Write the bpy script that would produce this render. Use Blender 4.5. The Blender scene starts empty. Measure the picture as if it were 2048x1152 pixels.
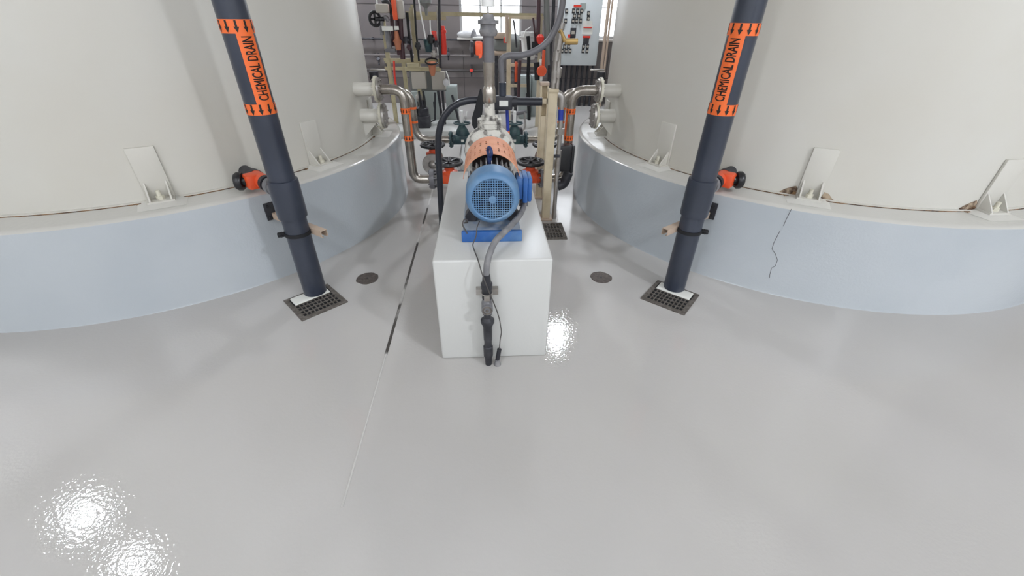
import bpy, bmesh, math, random
from mathutils import Vector, Matrix
random.seed(7)
S = 1.75
scene = bpy.context.scene
# ------------------------------------------------------------------ camera
F_PX, PITCH, ROLL, YAW = 827.5312, math.radians(33.23695), math.radians(0.87015), math.radians(-3.93548)
cp, sp, cr, sr, cy, sy = math.cos(PITCH), math.sin(PITCH), math.cos(ROLL), math.sin(ROLL), math.cos(YAW), math.sin(YAW)
YR = Matrix(((cy, -sy, 0), (sy, cy, 0), (0, 0, 1)))
fw0, r0, u0 = Vector((0, cp, -sp)), Vector((1, 0, 0)), Vector((0, sp, cp))
CR = YR @ (r0 * cr + u0 * sr); CU = YR @ (u0 * cr - r0 * sr); CF = YR @ fw0
CAM = Vector((0, 0, S))
cam = bpy.data.cameras.new('camera'); camo = bpy.data.objects.new('camera', cam); scene.collection.objects.link(camo)
cam.sensor_width = 36; cam.lens = F_PX / 2048 * 36; cam.clip_start = 0.02; cam.clip_end = 200
m = Matrix.Identity(4)
for i in range(3):
    m[i][0] = CR[i]; m[i][1] = CU[i]; m[i][2] = -CF[i]; m[i][3] = CAM[i]
camo.matrix_world = m
scene.camera = camo
def ray(px, py): return CF * F_PX + CR * (px - 1024) + CU * (576 - py)
def at(px, py, y):            # world point seen at a pixel, on the plane of depth y
    d = ray(px, py); return CAM + d * (y / d.y)
def atz(px, py, z=0.0):
    d = ray(px, py); return CAM + d * ((z - CAM.z) / d.z)
# ------------------------------------------------------------------ world, light, exposure
scene.view_settings.view_transform = 'Standard'; scene.view_settings.look = 'None'
scene.view_settings.gamma = 1; scene.view_settings.use_curve_mapping = False
scene.view_settings.exposure = -0.3
w = bpy.data.worlds.new('sky'); scene.world = w; w.use_nodes = True
bg = w.node_tree.nodes['Background']; bg.inputs[0].default_value = (0.91, 0.95, 1.0, 1); bg.inputs[1].default_value = 6.0
XL, XR, YB, YF, ZC = -9.0, 9.5, -7.0, 10.8, 7.0
FARW = [(-4.6, -2.8, 1.36, 3.6), (-.49, .87, 1.36, 3.6), (1.8, 3.75, 1.36, 3.6)]
BACKW = [(-8.0, -4.5, 2.6, 6.0), (-2.5, 2.0, 2.6, 6.0), (4.0, 8.0, 2.6, 6.0)]
LEFTW = [(-5.5, -2.5, 3.2, 6.0)]
RIGHTW = [(-6.0, -3.0, 3.2, 6.0)]
LAMPS = [(-7.46, 4.5, 6.0), (1.95, 9.2, 6.0), (5.0, -2.9, 6.0), (-2.6, -2.6, 6.0), (-3.0, 8.8, 6.0), (-6.0, 3.6, 6.0)]  # next to last lamp is added fill to brighten the far end
LAMP_W = [4500, 6000, 11000, 4500, 6500, 1500]
def portal(name, loc, rot, sx, sy):
    l = bpy.data.lights.new(name, 'AREA'); l.shape = 'RECTANGLE'; l.size = sx; l.size_y = sy
    o = bpy.data.objects.new(name, l); o.location = loc; o.rotation_euler = rot; scene.collection.objects.link(o)
    l.cycles.is_portal = True
for a, b, c, d in FARW: portal('window_daylight', ((a+b)/2, YF+.1, (c+d)/2), (math.radians(-90), 0, 0), b-a, d-c)
for a, b, c, d in BACKW: portal('window_daylight', ((a+b)/2, YB-.1, (c+d)/2), (math.radians(90), 0, 0), b-a, d-c)
for a, b, c, d in LEFTW: portal('window_daylight', (XL-.1, (a+b)/2, (c+d)/2), (0, math.radians(-90), 0), d-c, b-a)
for a, b, c, d in RIGHTW: portal('window_daylight', (XR+.1, (a+b)/2, (c+d)/2), (0, math.radians(90), 0), d-c, b-a)
# ------------------------------------------------------------------ materials
def lin(c):
    return tuple(((v/255)/12.92 if v/255 <= .04045 else ((v/255+.055)/1.055)**2.4) for v in c) + (1,)
def mat(name, col, rough=.5, metal=0, bump=None, var=None, spec=.5, coat=0, emit=None):
    M = bpy.data.materials.new(name); M.use_nodes = True; nt = M.node_tree; N = nt.nodes; L = nt.links
    P = N['Principled BSDF']; c = lin(col)
    P.inputs['Base Color'].default_value = c; P.inputs['Roughness'].default_value = rough; P.inputs['Metallic'].default_value = metal
    P.inputs['Specular IOR Level'].default_value = spec; P.inputs['Coat Weight'].default_value = coat; P.inputs['Coat Roughness'].default_value = .05
    tc = N.new('ShaderNodeTexCoord')
    if var:          # (scale, other colour, low, high): wear and dirt with a shape of its own
        n = N.new('ShaderNodeTexNoise'); n.inputs['Scale'].default_value = var[0]; n.inputs['Detail'].default_value = 6
        r = N.new('ShaderNodeValToRGB'); r.color_ramp.elements[0].position = var[2]; r.color_ramp.elements[1].position = var[3]
        r.color_ramp.elements[0].color = c; r.color_ramp.elements[1].color = lin(var[1])
        L.new(tc.outputs['Object'], n.inputs['Vector']); L.new(n.outputs['Fac'], r.inputs['Fac']); L.new(r.outputs['Color'], P.inputs['Base Color'])
    if bump:         # list of (scale, strength)
        prev = None
        for sc, st in bump:
            n = N.new('ShaderNodeTexNoise'); n.inputs['Scale'].default_value = sc; n.inputs['Detail'].default_value = 2
            b = N.new('ShaderNodeBump'); b.inputs['Strength'].default_value = st; b.inputs['Distance'].default_value = .01
            L.new(tc.outputs['Object'], n.inputs['Vector']); L.new(n.outputs['Fac'], b.inputs['Height'])
            if prev: L.new(prev.outputs['Normal'], b.inputs['Normal'])
            prev = b
        L.new(prev.outputs['Normal'], P.inputs['Normal'])
        if coat: L.new(prev.outputs['Normal'], P.inputs['Coat Normal'])
    if emit:
        P.inputs['Emission Color'].default_value = lin(emit[0]); P.inputs['Emission Strength'].default_value = emit[1]
    return M
M = {}
M['floor'] = mat('floor_epoxy', (187, 184, 181), .03, bump=[(1.3, .07), (60, .07)], var=(.7, (182, 179, 175), .35, .65))
M['curb'] = mat('curb_paint', (182, 187, 191), .1, bump=[(2, .12), (22, .10), (70, .12)], var=(1.2, (173, 179, 184), .35, .7))
M['curbtop'] = mat('curb_top_paint', (192, 190, 184), .18, bump=[(4, .15), (30, .14)])
M['tank'] = mat('tank_paint', (203, 201, 194), .35, bump=[(.8, .05), (40, .02)], var=(.9, (198, 194, 184), .35, .7))
M['rust'] = mat('rusty_edge', (60, 42, 30), .9, var=(30, (140, 110, 80), .4, .6), bump=[(60, .5)])
M['block'] = mat('block_paint', (199, 199, 196), .34, bump=[(3, .10), (35, .08)])
M['blockface'] = mat('block_face', (205, 207, 207), .2, bump=[(3, .10), (35, .08)])
M['pvc'] = mat('dark_pvc', (50, 55, 67), .3, var=(5, (56, 61, 74), .4, .7))
M['loop'] = mat('black_grey_pvc', (40, 42, 50), .3)
M['pvc2'] = mat('grey_pvc', (104, 102, 106), .4, var=(8, (110, 110, 114), .4, .7))
M['pvc3'] = mat('weathered_pvc', (112, 112, 116), .5, var=(14, (142, 140, 140), .4, .7))
M['orange'] = mat('orange_label', (238, 110, 48), .45)
M['orangev'] = mat('orange_valve', (226, 88, 48), .4)
M['peach'] = mat('faded_orange_guard', (226, 160, 126), .6, var=(9, (214, 142, 108), .4, .65))
M['red'] = mat('red_plastic', (222, 58, 44), .4)
M['black'] = mat('black_plastic', (28, 28, 31), .35, bump=[(50, .05)])
M['blackm'] = mat('black_matte', (20, 21, 25), .7)
M['blue'] = mat('motor_blue', (88, 126, 164), .45, var=(10, (120, 148, 174), .45, .75), bump=[(40, .05)])
M['bluedeep'] = mat('deep_blue', (44, 94, 162), .45, var=(8, (86, 124, 170), .45, .7))
M['bluedust'] = mat('dusty_blue', (150, 158, 168), .7, var=(12, (110, 136, 170), .5, .7))
M['bluelab'] = mat('blue_label', (40, 62, 160), .4)
M['bolt_blue'] = mat('eyebolt_blue', (34, 52, 100), .4)
M['fins'] = mat('dusty_fins', (170, 168, 166), .6, var=(30, (120, 118, 120), .4, .6))
M['dark'] = mat('dark_metal', (48, 48, 54), .5, .3, var=(12, (70, 70, 74), .4, .7))
M['iron'] = mat('cast_iron', (96, 90, 84), .6, .3, bump=[(90, .4)], var=(40, (124, 118, 112), .4, .7))
M['chalk'] = mat('chalky_corroded_casing', (205, 202, 194), .8, bump=[(30, .6), (90, .4)], var=(16, (92, 88, 86), .5, .62))
M['steel'] = mat('stainless', (176, 170, 162), .27, .9, var=(9, (140, 132, 124), .4, .7), bump=[(30, .03)])
M['galv'] = mat('galvanised', (178, 174, 170), .38, .8, var=(12, (150, 144, 138), .4, .7))
M['strut'] = mat('cream_strut', (214, 200, 172), .5, var=(8, (196, 180, 150), .5, .75))
M['strutg'] = mat('olive_cream_strut', (178, 168, 136), .5, var=(8, (160, 148, 116), .5, .75))
M['flange'] = mat('cream_flange', (208, 204, 188), .5, var=(14, (176, 170, 154), .5, .7))
M['greyplate'] = mat('grey_backing_plate', (122, 124, 122), .5)
M['box'] = mat('grey_enclosure', (172, 166, 156), .5)
M['panel'] = mat('panel_grey', (204, 210, 212), .45)
M['cab'] = mat('cabinet_grey', (156, 164, 162), .5)
M['green'] = mat('valve_green', (40, 66, 72), .45, var=(12, (70, 96, 96), .5, .7))
M['white'] = mat('white_plastic', (232, 232, 230), .5)
M['grout'] = mat('grout_patch', (205, 203, 197), .4, bump=[(25, .3)])
M['wall'] = mat('wall_grey', (124, 117, 116), .75, var=(1.5, (112, 106, 106), .35, .65))
M['walll'] = mat('wall_light', (205, 202, 197), .8)
M['ceil'] = mat('ceiling_paint', (208, 205, 200), .85)
M['joint'] = mat('joint_sealant', (70, 66, 62), .4, var=(2.2, (190, 188, 184), .47, .56), bump=[(60, .4)])
M['coated'] = mat('coated_joint', (196, 194, 190), .06, bump=[(60, .5)])
M['cover'] = mat('cover_metal', (84, 76, 72), .6, .3, bump=[(80, .3)], var=(40, (104, 96, 90), .4, .7))
M['stain'] = mat('brown_stain', (172, 154, 132), .8, var=(25, (84, 64, 50), .4, .6))
M['wjoint'] = mat('wall_joint', (84, 80, 80), .8)
M['maroon'] = mat('maroon_hose', (70, 44, 50), .45)
M['copper'] = mat('copper_valve', (186, 120, 90), .5, .3)
M['brass'] = mat('brass', (186, 156, 100), .4, .6)
M['pad'] = mat('pad_paint', (196, 197, 194), .2, bump=[(20, .08)])
M['rope'] = mat('wire_grey', (80, 76, 74), .6)
M['bag'] = mat('clear_bag', (206, 206, 208), .3, bump=[(20, .8)])
M['vinyl'] = mat('window_frame', (196, 196, 196), .5)
M['lampbody'] = mat('lamp_body', (70, 72, 76), .5)
M['lamp'] = mat('lamp_lens', (255, 255, 255), .5, emit=((236, 243, 255), 1.0))
M['text'] = mat('black_ink', (26, 20, 18), .6)
M['label'] = mat('white_label', (222, 222, 216), .6)
M['tan'] = mat('tan_strut', (188, 168, 150), .5)
# ------------------------------------------------------------------ mesh builder
def basis(ax):
    ax = Vector(ax).normalized(); t = Vector((0, 0, 1)) if abs(ax.z) < .9 else Vector((1, 0, 0))
    u = ax.cross(t).normalized(); return ax, u, ax.cross(u).normalized()
class B:
    def __init__(s): s.bm = bmesh.new()
    def box(s, c, d, rot=None, bev=0, seg=2):
        g = bmesh.ops.create_cube(s.bm, size=1)['verts']
        if bev:
            es = list({e for v in g for e in v.link_edges})
            bmesh.ops.scale(s.bm, vec=d, verts=g)
            r = bmesh.ops.bevel(s.bm, geom=es, offset=bev, segments=seg, affect='EDGES', profile=.5)
            g = list({v for f in r['faces'] for v in f.verts} | {v for v in g if v.is_valid})
        else: bmesh.ops.scale(s.bm, vec=d, verts=g)
        R = Matrix.Identity(3) if rot is None else (Matrix.Rotation(rot, 3, 'Z') if isinstance(rot, (int, float)) else rot)
        c = Vector(c)
        for v in g: v.co = R @ v.co + c
        return s
    def lathe(s, o, ax, prof, n=32, close=True):
        o = Vector(o); ax, u, v = basis(ax); rings = []
        for h, r in prof:
            if r <= 1e-6: rings.append([s.bm.verts.new(o + ax*h)])
            else: rings.append([s.bm.verts.new(o + ax*h + (u*math.cos(2*math.pi*i/n) + v*math.sin(2*math.pi*i/n))*r) for i in range(n)])
        for a, b in zip(rings, rings[1:]):
            if len(a) == 1 and len(b) == 1: continue
            for i in range(n):
                j = (i+1) % n
                if len(a) == 1: s.bm.faces.new((a[0], b[j], b[i]))
                elif len(b) == 1: s.bm.faces.new((a[i], a[j], b[0]))
                else: s.bm.faces.new((a[i], a[j], b[j], b[i]))
        if close:
            if len(rings[0]) > 1: s.bm.faces.new(rings[0][::-1])
            if len(rings[-1]) > 1: s.bm.faces.new(rings[-1])
        return s
    def cyl(s, a, b, r, r2=None, n=20):
        a = Vector(a); b = Vector(b); L = (b-a).length
        return s.lathe(a, b-a, [(0, r), (L, r if r2 is None else r2)], n)
    def ring(s, a, b, ro, ri, n=28):
        a = Vector(a); b = Vector(b); L = (b-a).length
        return s.lathe(a, b-a, [(0, ri), (0, ro), (L, ro), (L, ri), (0, ri)], n, False)
    def tube(s, pts, r, n=12, fil=0, step=6, caps=True):
        P = [Vector(p) for p in pts]
        if fil:
            Q = [P[0]]
            for i in range(1, len(P)-1):
                a, b, c = P[i-1], P[i], P[i+1]; d1 = (a-b); d2 = (c-b); f = min(fil, d1.length*.49, d2.length*.49)
                p, q = b + d1.normalized()*f, b + d2.normalized()*f
                for k in range(step+1):
                    t = k/step; Q.append(p*(1-t)**2 + b*2*t*(1-t) + q*t*t)
            Q.append(P[-1]); P = Q
        prev = None; up = None
        T = []
        for i in range(len(P)):
            d = (P[min(i+1, len(P)-1)] - P[max(i-1, 0)]); T.append(d.normalized())
        _, up, _ = basis(T[0]); first = None
        for i, p in enumerate(P):
            up = (up - T[i]*up.dot(T[i])).normalized(); w2 = T[i].cross(up)
            rr = r[i] if isinstance(r, (list, tuple)) else r
            ring = [s.bm.verts.new(p + (up*math.cos(2*math.pi*k/n) + w2*math.sin(2*math.pi*k/n))*rr) for k in range(n)]
            if prev:
                for k in range(n): s.bm.faces.new((prev[k], prev[(k+1) % n], ring[(k+1) % n], ring[k]))
            else: first = ring
            prev = ring
        if caps: s.bm.faces.new(first[::-1]); s.bm.faces.new(prev)
        return s
    def tor(s, c, ax, R, r, n=28, k=10):
        c = Vector(c); ax, u, v = basis(ax); G = []
        for i in range(n):
            a = 2*math.pi*i/n; d = u*math.cos(a)+v*math.sin(a)
            G.append([s.bm.verts.new(c + d*(R + r*math.cos(2*math.pi*j/k)) + ax*r*math.sin(2*math.pi*j/k)) for j in range(k)])
        for i in range(n):
            for j in range(k): s.bm.faces.new((G[i][j], G[(i+1) % n][j], G[(i+1) % n][(j+1) % k], G[i][(j+1) % k]))
        return s
    def sph(s, c, r, sc=(1, 1, 1), n=16):
        g = bmesh.ops.create_uvsphere(s.bm, u_segments=n, v_segments=n//2, radius=r)['verts']
        for v in g: v.co = Vector((v.co.x*sc[0], v.co.y*sc[1], v.co.z*sc[2])) + Vector(c)
        return s
    def prism(s, poly, o, ux, uy, t):
        o = Vector(o); ux = Vector(ux).normalized(); uy = Vector(uy).normalized(); nz = ux.cross(uy).normalized()*t
        a = [s.bm.verts.new(o + ux*x + uy*y - nz*.5) for x, y in poly]; b = [s.bm.verts.new(v.co + nz) for v in a]
        s.bm.faces.new(a[::-1]); s.bm.faces.new(b); n = len(a)
        for i in range(n): s.bm.faces.new((a[i], a[(i+1) % n], b[(i+1) % n], b[i]))
        return s
    def quad(s, pts): s.bm.faces.new([s.bm.verts.new(Vector(p)) for p in pts]); return s
    def mk(s, name, mt, angle=35):
        bmesh.ops.recalc_face_normals(s.bm, faces=s.bm.faces[:])
        me = bpy.data.meshes.new(name); s.bm.to_mesh(me); s.bm.free()
        for p in me.polygons: p.use_smooth = True
        me.set_sharp_from_angle(angle=math.radians(angle))
        me.materials.append(M[mt] if isinstance(mt, str) else mt)
        o = bpy.data.objects.new(name, me); scene.collection.objects.link(o); return o
def wloc(o):
    v = Vector((0, 0, 0))
    while o: v += Vector(o.location); o = o.parent
    return v
def part(b, name, mt, root, label=None, angle=35):
    o = b.mk(name, mt, angle); o.parent = root; o.location = -wloc(root)
    if label: o['label'] = label
    return o
def thing(name, label, cat, loc=(0, 0, 0), group=None):
    o = bpy.data.objects.new(name, None); scene.collection.objects.link(o); o.location = loc; o.empty_display_size = .1
    o['label'] = label; o['category'] = cat
    if group: o['group'] = group
    return o
def one(b, name, mt, label, cat, group=None, angle=35):
    o = b.mk(name, mt, angle); vs = [v.co for v in o.data.vertices]
    c = Vector(((min(v.x for v in vs)+max(v.x for v in vs))/2, (min(v.y for v in vs)+max(v.y for v in vs))/2, min(v.z for v in vs)))
    o.data.transform(Matrix.Translation(-c)); o.location = c
    o['label'] = label; o['category'] = cat
    if group: o['group'] = group
    return o
def struct(b, name, mt, angle=35):
    o = b.mk(name, mt, angle); o['kind'] = 'structure'; return o
# ------------------------------------------------------------------ the room
struct(B().box(((XL+XR)/2, (YB+YF)/2, -.1), (XR-XL+.4, YF-YB+.4, .2)), 'floor', 'floor')
struct(B().box(((XL+XR)/2, (YB+YF)/2, ZC+.1), (XR-XL+.4, YF-YB+.4, .2)), 'ceiling', 'ceil')
def wall(name, mt, a0, a1, holes, place):     # place(a, z) -> (centre function); cut the wall into boxes round its windows
    b = B(); hs = sorted(holes); x = a0
    for (p, q, c, d) in hs:
        if p > x: b.box(*place(x, p, 0, ZC))
        b.box(*place(p, q, 0, c)); b.box(*place(p, q, d, ZC)); x = q
    b.box(*place(x, a1, 0, ZC))
    return struct(b, name, mt)
pf = lambda y: (lambda a, b, c, d: (((a+b)/2, y, (c+d)/2), (b-a, .2, d-c)))
px_ = lambda x: (lambda a, b, c, d: ((x, (a+b)/2, (c+d)/2), (.2, b-a, d-c)))
wall('wall_far', 'wall', XL, XR, FARW, pf(YF+.1)); wall('wall_back', 'walll', XL, XR, BACKW, pf(YB-.1))
wall('wall_left', 'walll', YB, YF, LEFTW, px_(XL-.1)); wall('wall_right', 'walll', YB, YF, RIGHTW, px_(XR+.1))
wn = 0
glass = bpy.data.materials.new('pane_glass'); glass.use_nodes = True
gn = glass.node_tree; gn.nodes.remove(gn.nodes['Principled BSDF']); gt = gn.nodes.new('ShaderNodeBsdfTransparent'); gg = gn.nodes.new('ShaderNodeBsdfGlossy')
gg.inputs['Roughness'].default_value = .02; gm = gn.nodes.new('ShaderNodeMixShader'); gm.inputs[0].default_value = .06
gn.links.new(gt.outputs[0], gm.inputs[1]); gn.links.new(gg.outputs[0], gm.inputs[2]); gn.links.new(gm.outputs[0], gn.nodes['Material Output'].inputs[0])
def window(pl, holes, mull=1):
    global wn
    for (a, b_, c, d) in holes:
        wn += 1; fr = B(); t = .05
        def bx(p, q, r, s_, th=.08):
            cc, dd = pl(p, q, r, s_); dd = list(dd); k = dd.index(.2); dd[k] = th; fr.box(cc, dd)
        bx(a, a+t, c, d); bx(b_-t, b_, c, d); bx(a+t, b_-t, c, c+t); bx(a+t, b_-t, d-t, d)
        for i in range(mull):
            x = a + (b_-a)*(i+1)/(mull+1); bx(x-.02, x+.02, c+t, d-t, .05)
        f = struct(fr, 'window_%d' % wn, 'vinyl')
        g = B(); cc, dd = pl(a+t, b_-t, c+t, d-t); dd = list(dd); dd[dd.index(.2)] = .006; g.box(cc, dd)
        p = g.mk('window_pane', glass); p.parent = f
window(pf(YF+.1), FARW, 2); window(pf(YB-.1), BACKW, 3); window(px_(XL-.1), LEFTW, 3); window(px_(XR+.1), RIGHTW, 3)
struct(B().box((.19, YF-.04, 1.33), (1.5, .16, .04), bev=.008), 'trim_1', 'walll')
struct(B().box((3.12, YF-.04, 1.33), (1.4, .16, .04), bev=.008), 'trim_2', 'walll')
b = B()                                        # block joints of the far wall
for z in (.55, 1.95): b.box((0.2, YF-.002, z), (10, .006, .012))
for i, x in enumerate((-3.3, -2.2, -.45, 1.3, 2.9)): b.box((x, YF-.002, .55), (.012, .006, 1.1))
struct(b, 'trim_3', 'wjoint')
for (x, y, z), wpow in zip(LAMPS, LAMP_W):
    t = thing('high_bay_lamp', 'unseen round high bay lamp hanging from the ceiling', 'lamp', (x, y, z), 'high bay lamps')
    part(B().lathe((x, y, z), (0, 0, 1), [(.0, .3), (.12, .28), (.16, .14), (.3, .12), (.34, .03)], 32), 'lamp_housing', 'lampbody', t)
    part(B().cyl((x, y, z+.34), (x, y, ZC), .012, n=8), 'hanger_rod', 'galv', t)
    ml = mat('lamp_lens', (255, 255, 255), .5, emit=((240, 246, 255), wpow / 10.0))
    part(B().cyl((x, y, z-.012), (x, y, z), .2, n=32), 'lens', ml, t)
# ------------------------------------------------------------------ floor joint, drains
struct(B().box((-.638, 3.6, .0005), (.018, 3.3, .003)), 'trim_4', 'joint')
struct(B().tube([(-.638, 1.95, .0), (-.64, 1.0, 0)], .006, 8), 'trim_6', 'coated')
b = B()
for xx in (-.38, .33): b.box((xx, 7.3, .001), (.014, 5.0, .003))
struct(b, 'trim_5', 'joint')
def grate(cx_, cy_, ang, sgn, label):
    t = thing('floor_drain', label, 'floor drain', (cx_, cy_, 0), 'square floor drains under the drain pipes')
    R = Matrix.Rotation(ang, 3, 'Z'); c = Vector((cx_, cy_, 0)); P = lambda x, y, z: c + R @ Vector((x, y, z)); h = .165
    b = B()
    for (x, y, dx, dy) in ((0, h-.014, 2*h, .028), (0, -h+.014, 2*h, .028), (h-.014, 0, .028, 2*h-.056), (-h+.014, 0, .028, 2*h-.056)):
        b.box(P(x, y, .003), (dx, dy, .01), R)
    part(b, 'frame', 'iron', t)
    part(B().box(P(0, 0, .0015), (2*h-.05, 2*h-.05, .003), R), 'sump', 'blackm', t)
    b = B(); y0, y1 = -h+.03, .035; n = 10
    for i in range(n+1):
        x = -h+.03 + (2*h-.06)*i/n; b.box(P(x, (y0+y1)/2, .005), (.007, y1-y0, .008), R)
    for j in range(5):
        y = y0 + (y1-y0)*j/4; b.box(P(0, y, .0055), (2*h-.06, .008, .008), R)
    part(b, 'grid', 'iron', t)
    part(B().box(P(0, .088, .010), (2*h-.075, .105, .018), R, bev=.0085, seg=3), 'splash_plate', 'label', t, 'pale splash plate')
grate(-1.252, 2.54, math.radians(41.5), 1, 'square floor drain under the left drain pipe')
grate(1.365, 2.49, math.radians(-42), 1, 'square floor drain under the right drain pipe')
t = thing('floor_drain', 'dark rectangular floor grate beside the cream posts', 'floor drain', (.6, 3.66, 0)); b = B()
part(B().box((.6, 3.66, .0015), (.27, .33, .003)), 'sump', 'blackm', t)
for i in range(9): b.box((.475+.031*i, 3.66, .006), (.008, .31, .008))
for j in range(10): b.box((.6, 3.505+.034*j, .005), (.27, .009, .008))
part(b, 'grid', 'iron', t); b = B()
for q in ((.6, 3.49, .31, .025), (.6, 3.83, .31, .025), (.455, 3.66, .025, .34), (.745, 3.66, .025, .34)): b.box((q[0], q[1], .004), (q[2], q[3], .01))
part(b, 'frame', 'iron', t)
for (x, y, lb) in ((-.955, 2.85, 'round dark cleanout cover on the floor left of the concrete block'), (.91, 2.79, 'round dark cleanout cover on the floor right of the concrete block')):
    t = thing('cleanout_cover', lb, 'floor cover', (x, y, 0), 'round cleanout covers'); pts = []
    for k in range(22): a = 2*math.pi*k/22; rr = .087*(1+random.uniform(-.06, .04)); pts.append((rr*math.cos(a), rr*math.sin(a)))
    part(B().prism(pts, (x, y, .002), (1, 0, 0), (0, 1, 0), .004), 'cover', 'cover', t)
    part(B().cyl((x, y, .004), (x, y, .006), .008, n=6), 'screw', 'dark', t)
# ------------------------------------------------------------------ tanks on their round plinths
LC, RC, RCB, RT, H = Vector((-3.185, 4.545, 0)), Vector((3.304, 4.461, 0)), 2.27, 2.01, .684
def pol(c, ang, r, z): return Vector((c.x + r*math.cos(ang), c.y + r*math.sin(ang), z))
def tank(c, side, lugs):
    n = 192
    t = thing('tank_plinth', 'round blue grey painted concrete plinth under the %s cream tank' % side, 'plinth', c, 'round tank plinths')
    part(B().lathe(c, (0, 0, 1), [(0, RCB+.006), (.012, RCB), (H-.04, RCB), (H-.018, RCB-.004)], n, False), 'side', 'curb', t, angle=60)
    b = B().lathe(c, (0, 0, 1), [(H-.018, RCB-.004), (H-.006, RCB-.014), (H, RCB-.035), (H, .5)], n, False); part(b, 'top', 'curbtop', t, angle=60)
    t = thing('storage_tank', 'tall cream steel storage tank standing on the %s plinth' % side, 'tank', (c.x, c.y, H), 'cream storage tanks')
    part(B().lathe(c, (0, 0, 1), [(H+.012, RT), (6.2, RT), (6.45, RT*.6), (6.55, 0)], n, False), 'shell', 'tank', t, angle=60)
    part(B().ring((c.x, c.y, H+.004), (c.x, c.y, H+.014), RT+.018, RT-.05, n), 'bottom_flange', 'tank', t)
    b = B(); k = 260; pr = []
    for i in range(k):
        a = 2*math.pi*i/k; r = RT+.019+random.random()*.004*(1+.8*math.sin(a*5)); pr.append((r*math.cos(a), r*math.sin(a)))
    part(b.prism(pr, (c.x, c.y, H+.003), (1, 0, 0), (0, 1, 0), .005), 'rusty_edge', 'rust', t, 'thin dark rust line round the foot')
    for deg in lugs:
        a = math.radians(deg); er = Vector((math.cos(a), math.sin(a), 0)); et = Vector((-math.sin(a), math.cos(a), 0)); R3 = Matrix((er, et, (0, 0, 1))).transposed()
        o = c + er*RT; o.z = H
        lug = part(B().box(o + er*.008 + Vector((0, 0, .185)), (.016, .15, .33), R3, bev=.002), 'anchor_bracket', 'tank', t)
        for sgn in (-1, 1):
            q = part(B().prism([(0, .018), (.1, .018), (.1, .03), (.016, .13), (0, .13)], o + et*.058*sgn, er, (0, 0, 1), .01), 'gusset', 'tank', lug)
        part(B().box(o + er*.055 + Vector((0, 0, .02)), (.1, .15, .012), R3), 'base_plate', 'tank', lug)
        bb = B().cyl(o + er*.06 + Vector((0, 0, .02)), o + er*.06 + Vector((0, 0, .085)), .013, n=12); bb.cyl(o + er*.06 + Vector((0, 0, .026)), o + er*.06 + Vector((0, 0, .05)), .024, n=6)
        part(bb, 'anchor_bolt', 'flange', lug)
        g = B(); v = []
        for (rr, tt, zz) in ((-.0, -.14, 0), (.175, -.13, 0), (.175, .13, 0), (0, .14, 0), (0, -.085, .014), (.105, -.08, .014), (.105, .08, .014), (0, .085, .014)):
            v.append(g.bm.verts.new(o + er*rr + et*tt + Vector((0, 0, zz+.001))))
        for f in ((4, 5, 6, 7), (0, 1, 5, 4), (1, 2, 6, 5), (2, 3, 7, 6), (0, 3, 2, 1)): g.bm.faces.new([v[i] for i in f])
        part(g, 'grout_wedge', 'grout', lug)
        if side == 'right' and deg in (-119.8, -88):
            sd = -1 if deg > -100 else -1
            part(B().prism([(-.075, 0), (.03, 0), (.035, .05), (.015, .075), (-.015, .06), (-.04, .045), (-.07, .02)], o + et*(-.105) + er*(-.002), et, (0, 0, 1), .008), 'rust_stain', 'stain', lug)
            part(B().prism([(-.03, 0), (.03, .004), (.033, .03), (.01, .036), (-.01, .02), (-.03, .012)], o + et*(-.1) + er*.004, et, (0, 0, 1), .008), 'rust_hole', 'rust', lug)
            part(B().prism([(-.04, 0), (.07, 0), (.03, .02), (.0, .05), (-.03, .06)], o + et*.12 + er*(-.003), et, (0, 0, 1), .008), 'rust_stain', 'stain', lug)
        rr = B(); k = 9; pts = [(0, 0)]
        for i in range(k): pts.append(((.02+random.random()*.03), -.17 + .34*i/(k-1)))
        part(rr.prism([(-.0, -.16), (.024+random.random()*.01, -.14), (.03, -.09), (.02, .0), (.034, .09), (.022, .13), (0, .15)], o + Vector((0, 0, .004)), er, et, .006), 'rust_patch', 'rust', lug)
    return t
tankL = tank(LC, 'left', (-91, -60, -28.5, 3.5))
tankR = tank(RC, 'right', (-184, -152, -119.8, -88, -56))
def flange(b, c, ax, r, t, nb=8, bolt=.009):
    ax, u, v = basis(ax); c = Vector(c); b.cyl(c, c+ax*t, r, n=32)
    for i in range(nb):
        a = 2*math.pi*(i+.5)/nb; p = c + (u*math.cos(a)+v*math.sin(a))*r*.8; b.cyl(p-ax*.014, p+ax*(t+.014), bolt, n=6)
    return b
def nozzle(tk, c, sx, y, z, r, length, side, low=False):
    x0 = c.x + sx*math.sqrt(RT**2 - (y-c.y)**2) - sx*.03; x1 = c.x + sx*(RT+length)
    nz = part(B().cyl((x0, y, z), (x1, y, z), r, n=28), 'nozzle', 'tank', tk)
    part(flange(B(), (x1, y, z), (sx, 0, 0), r+.055, .022), 'flange', 'flange', nz)
    if low:
        part(flange(B(), (x1+sx*.024, y, z), (sx, 0, 0), r+.05, .022), 'blind_flange', 'galv', nz)
        part(B().prism([(0, 0), (length-.03, 0), (0, -.14)], (c.x+sx*(RT-.01), y, z-r+.005), (sx, 0, 0), (0, 0, 1), .01), 'gusset', 'tank', nz)
    return x1
PY, PZ = 4.3, 1.17
def oncurb(px, py, c, R):
    d = ray(px, py); a_ = d.x**2+d.y**2; b_ = 2*(d.x*(CAM.x-c.x)+d.y*(CAM.y-c.y)); k_ = (CAM.x-c.x)**2+(CAM.y-c.y)**2-R*R
    return CAM + d*((-b_-math.sqrt(b_*b_-4*a_*k_))/(2*a_))
pr_ = [o for o in scene.objects if o.name == 'tank_plinth.001'][0]
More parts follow.
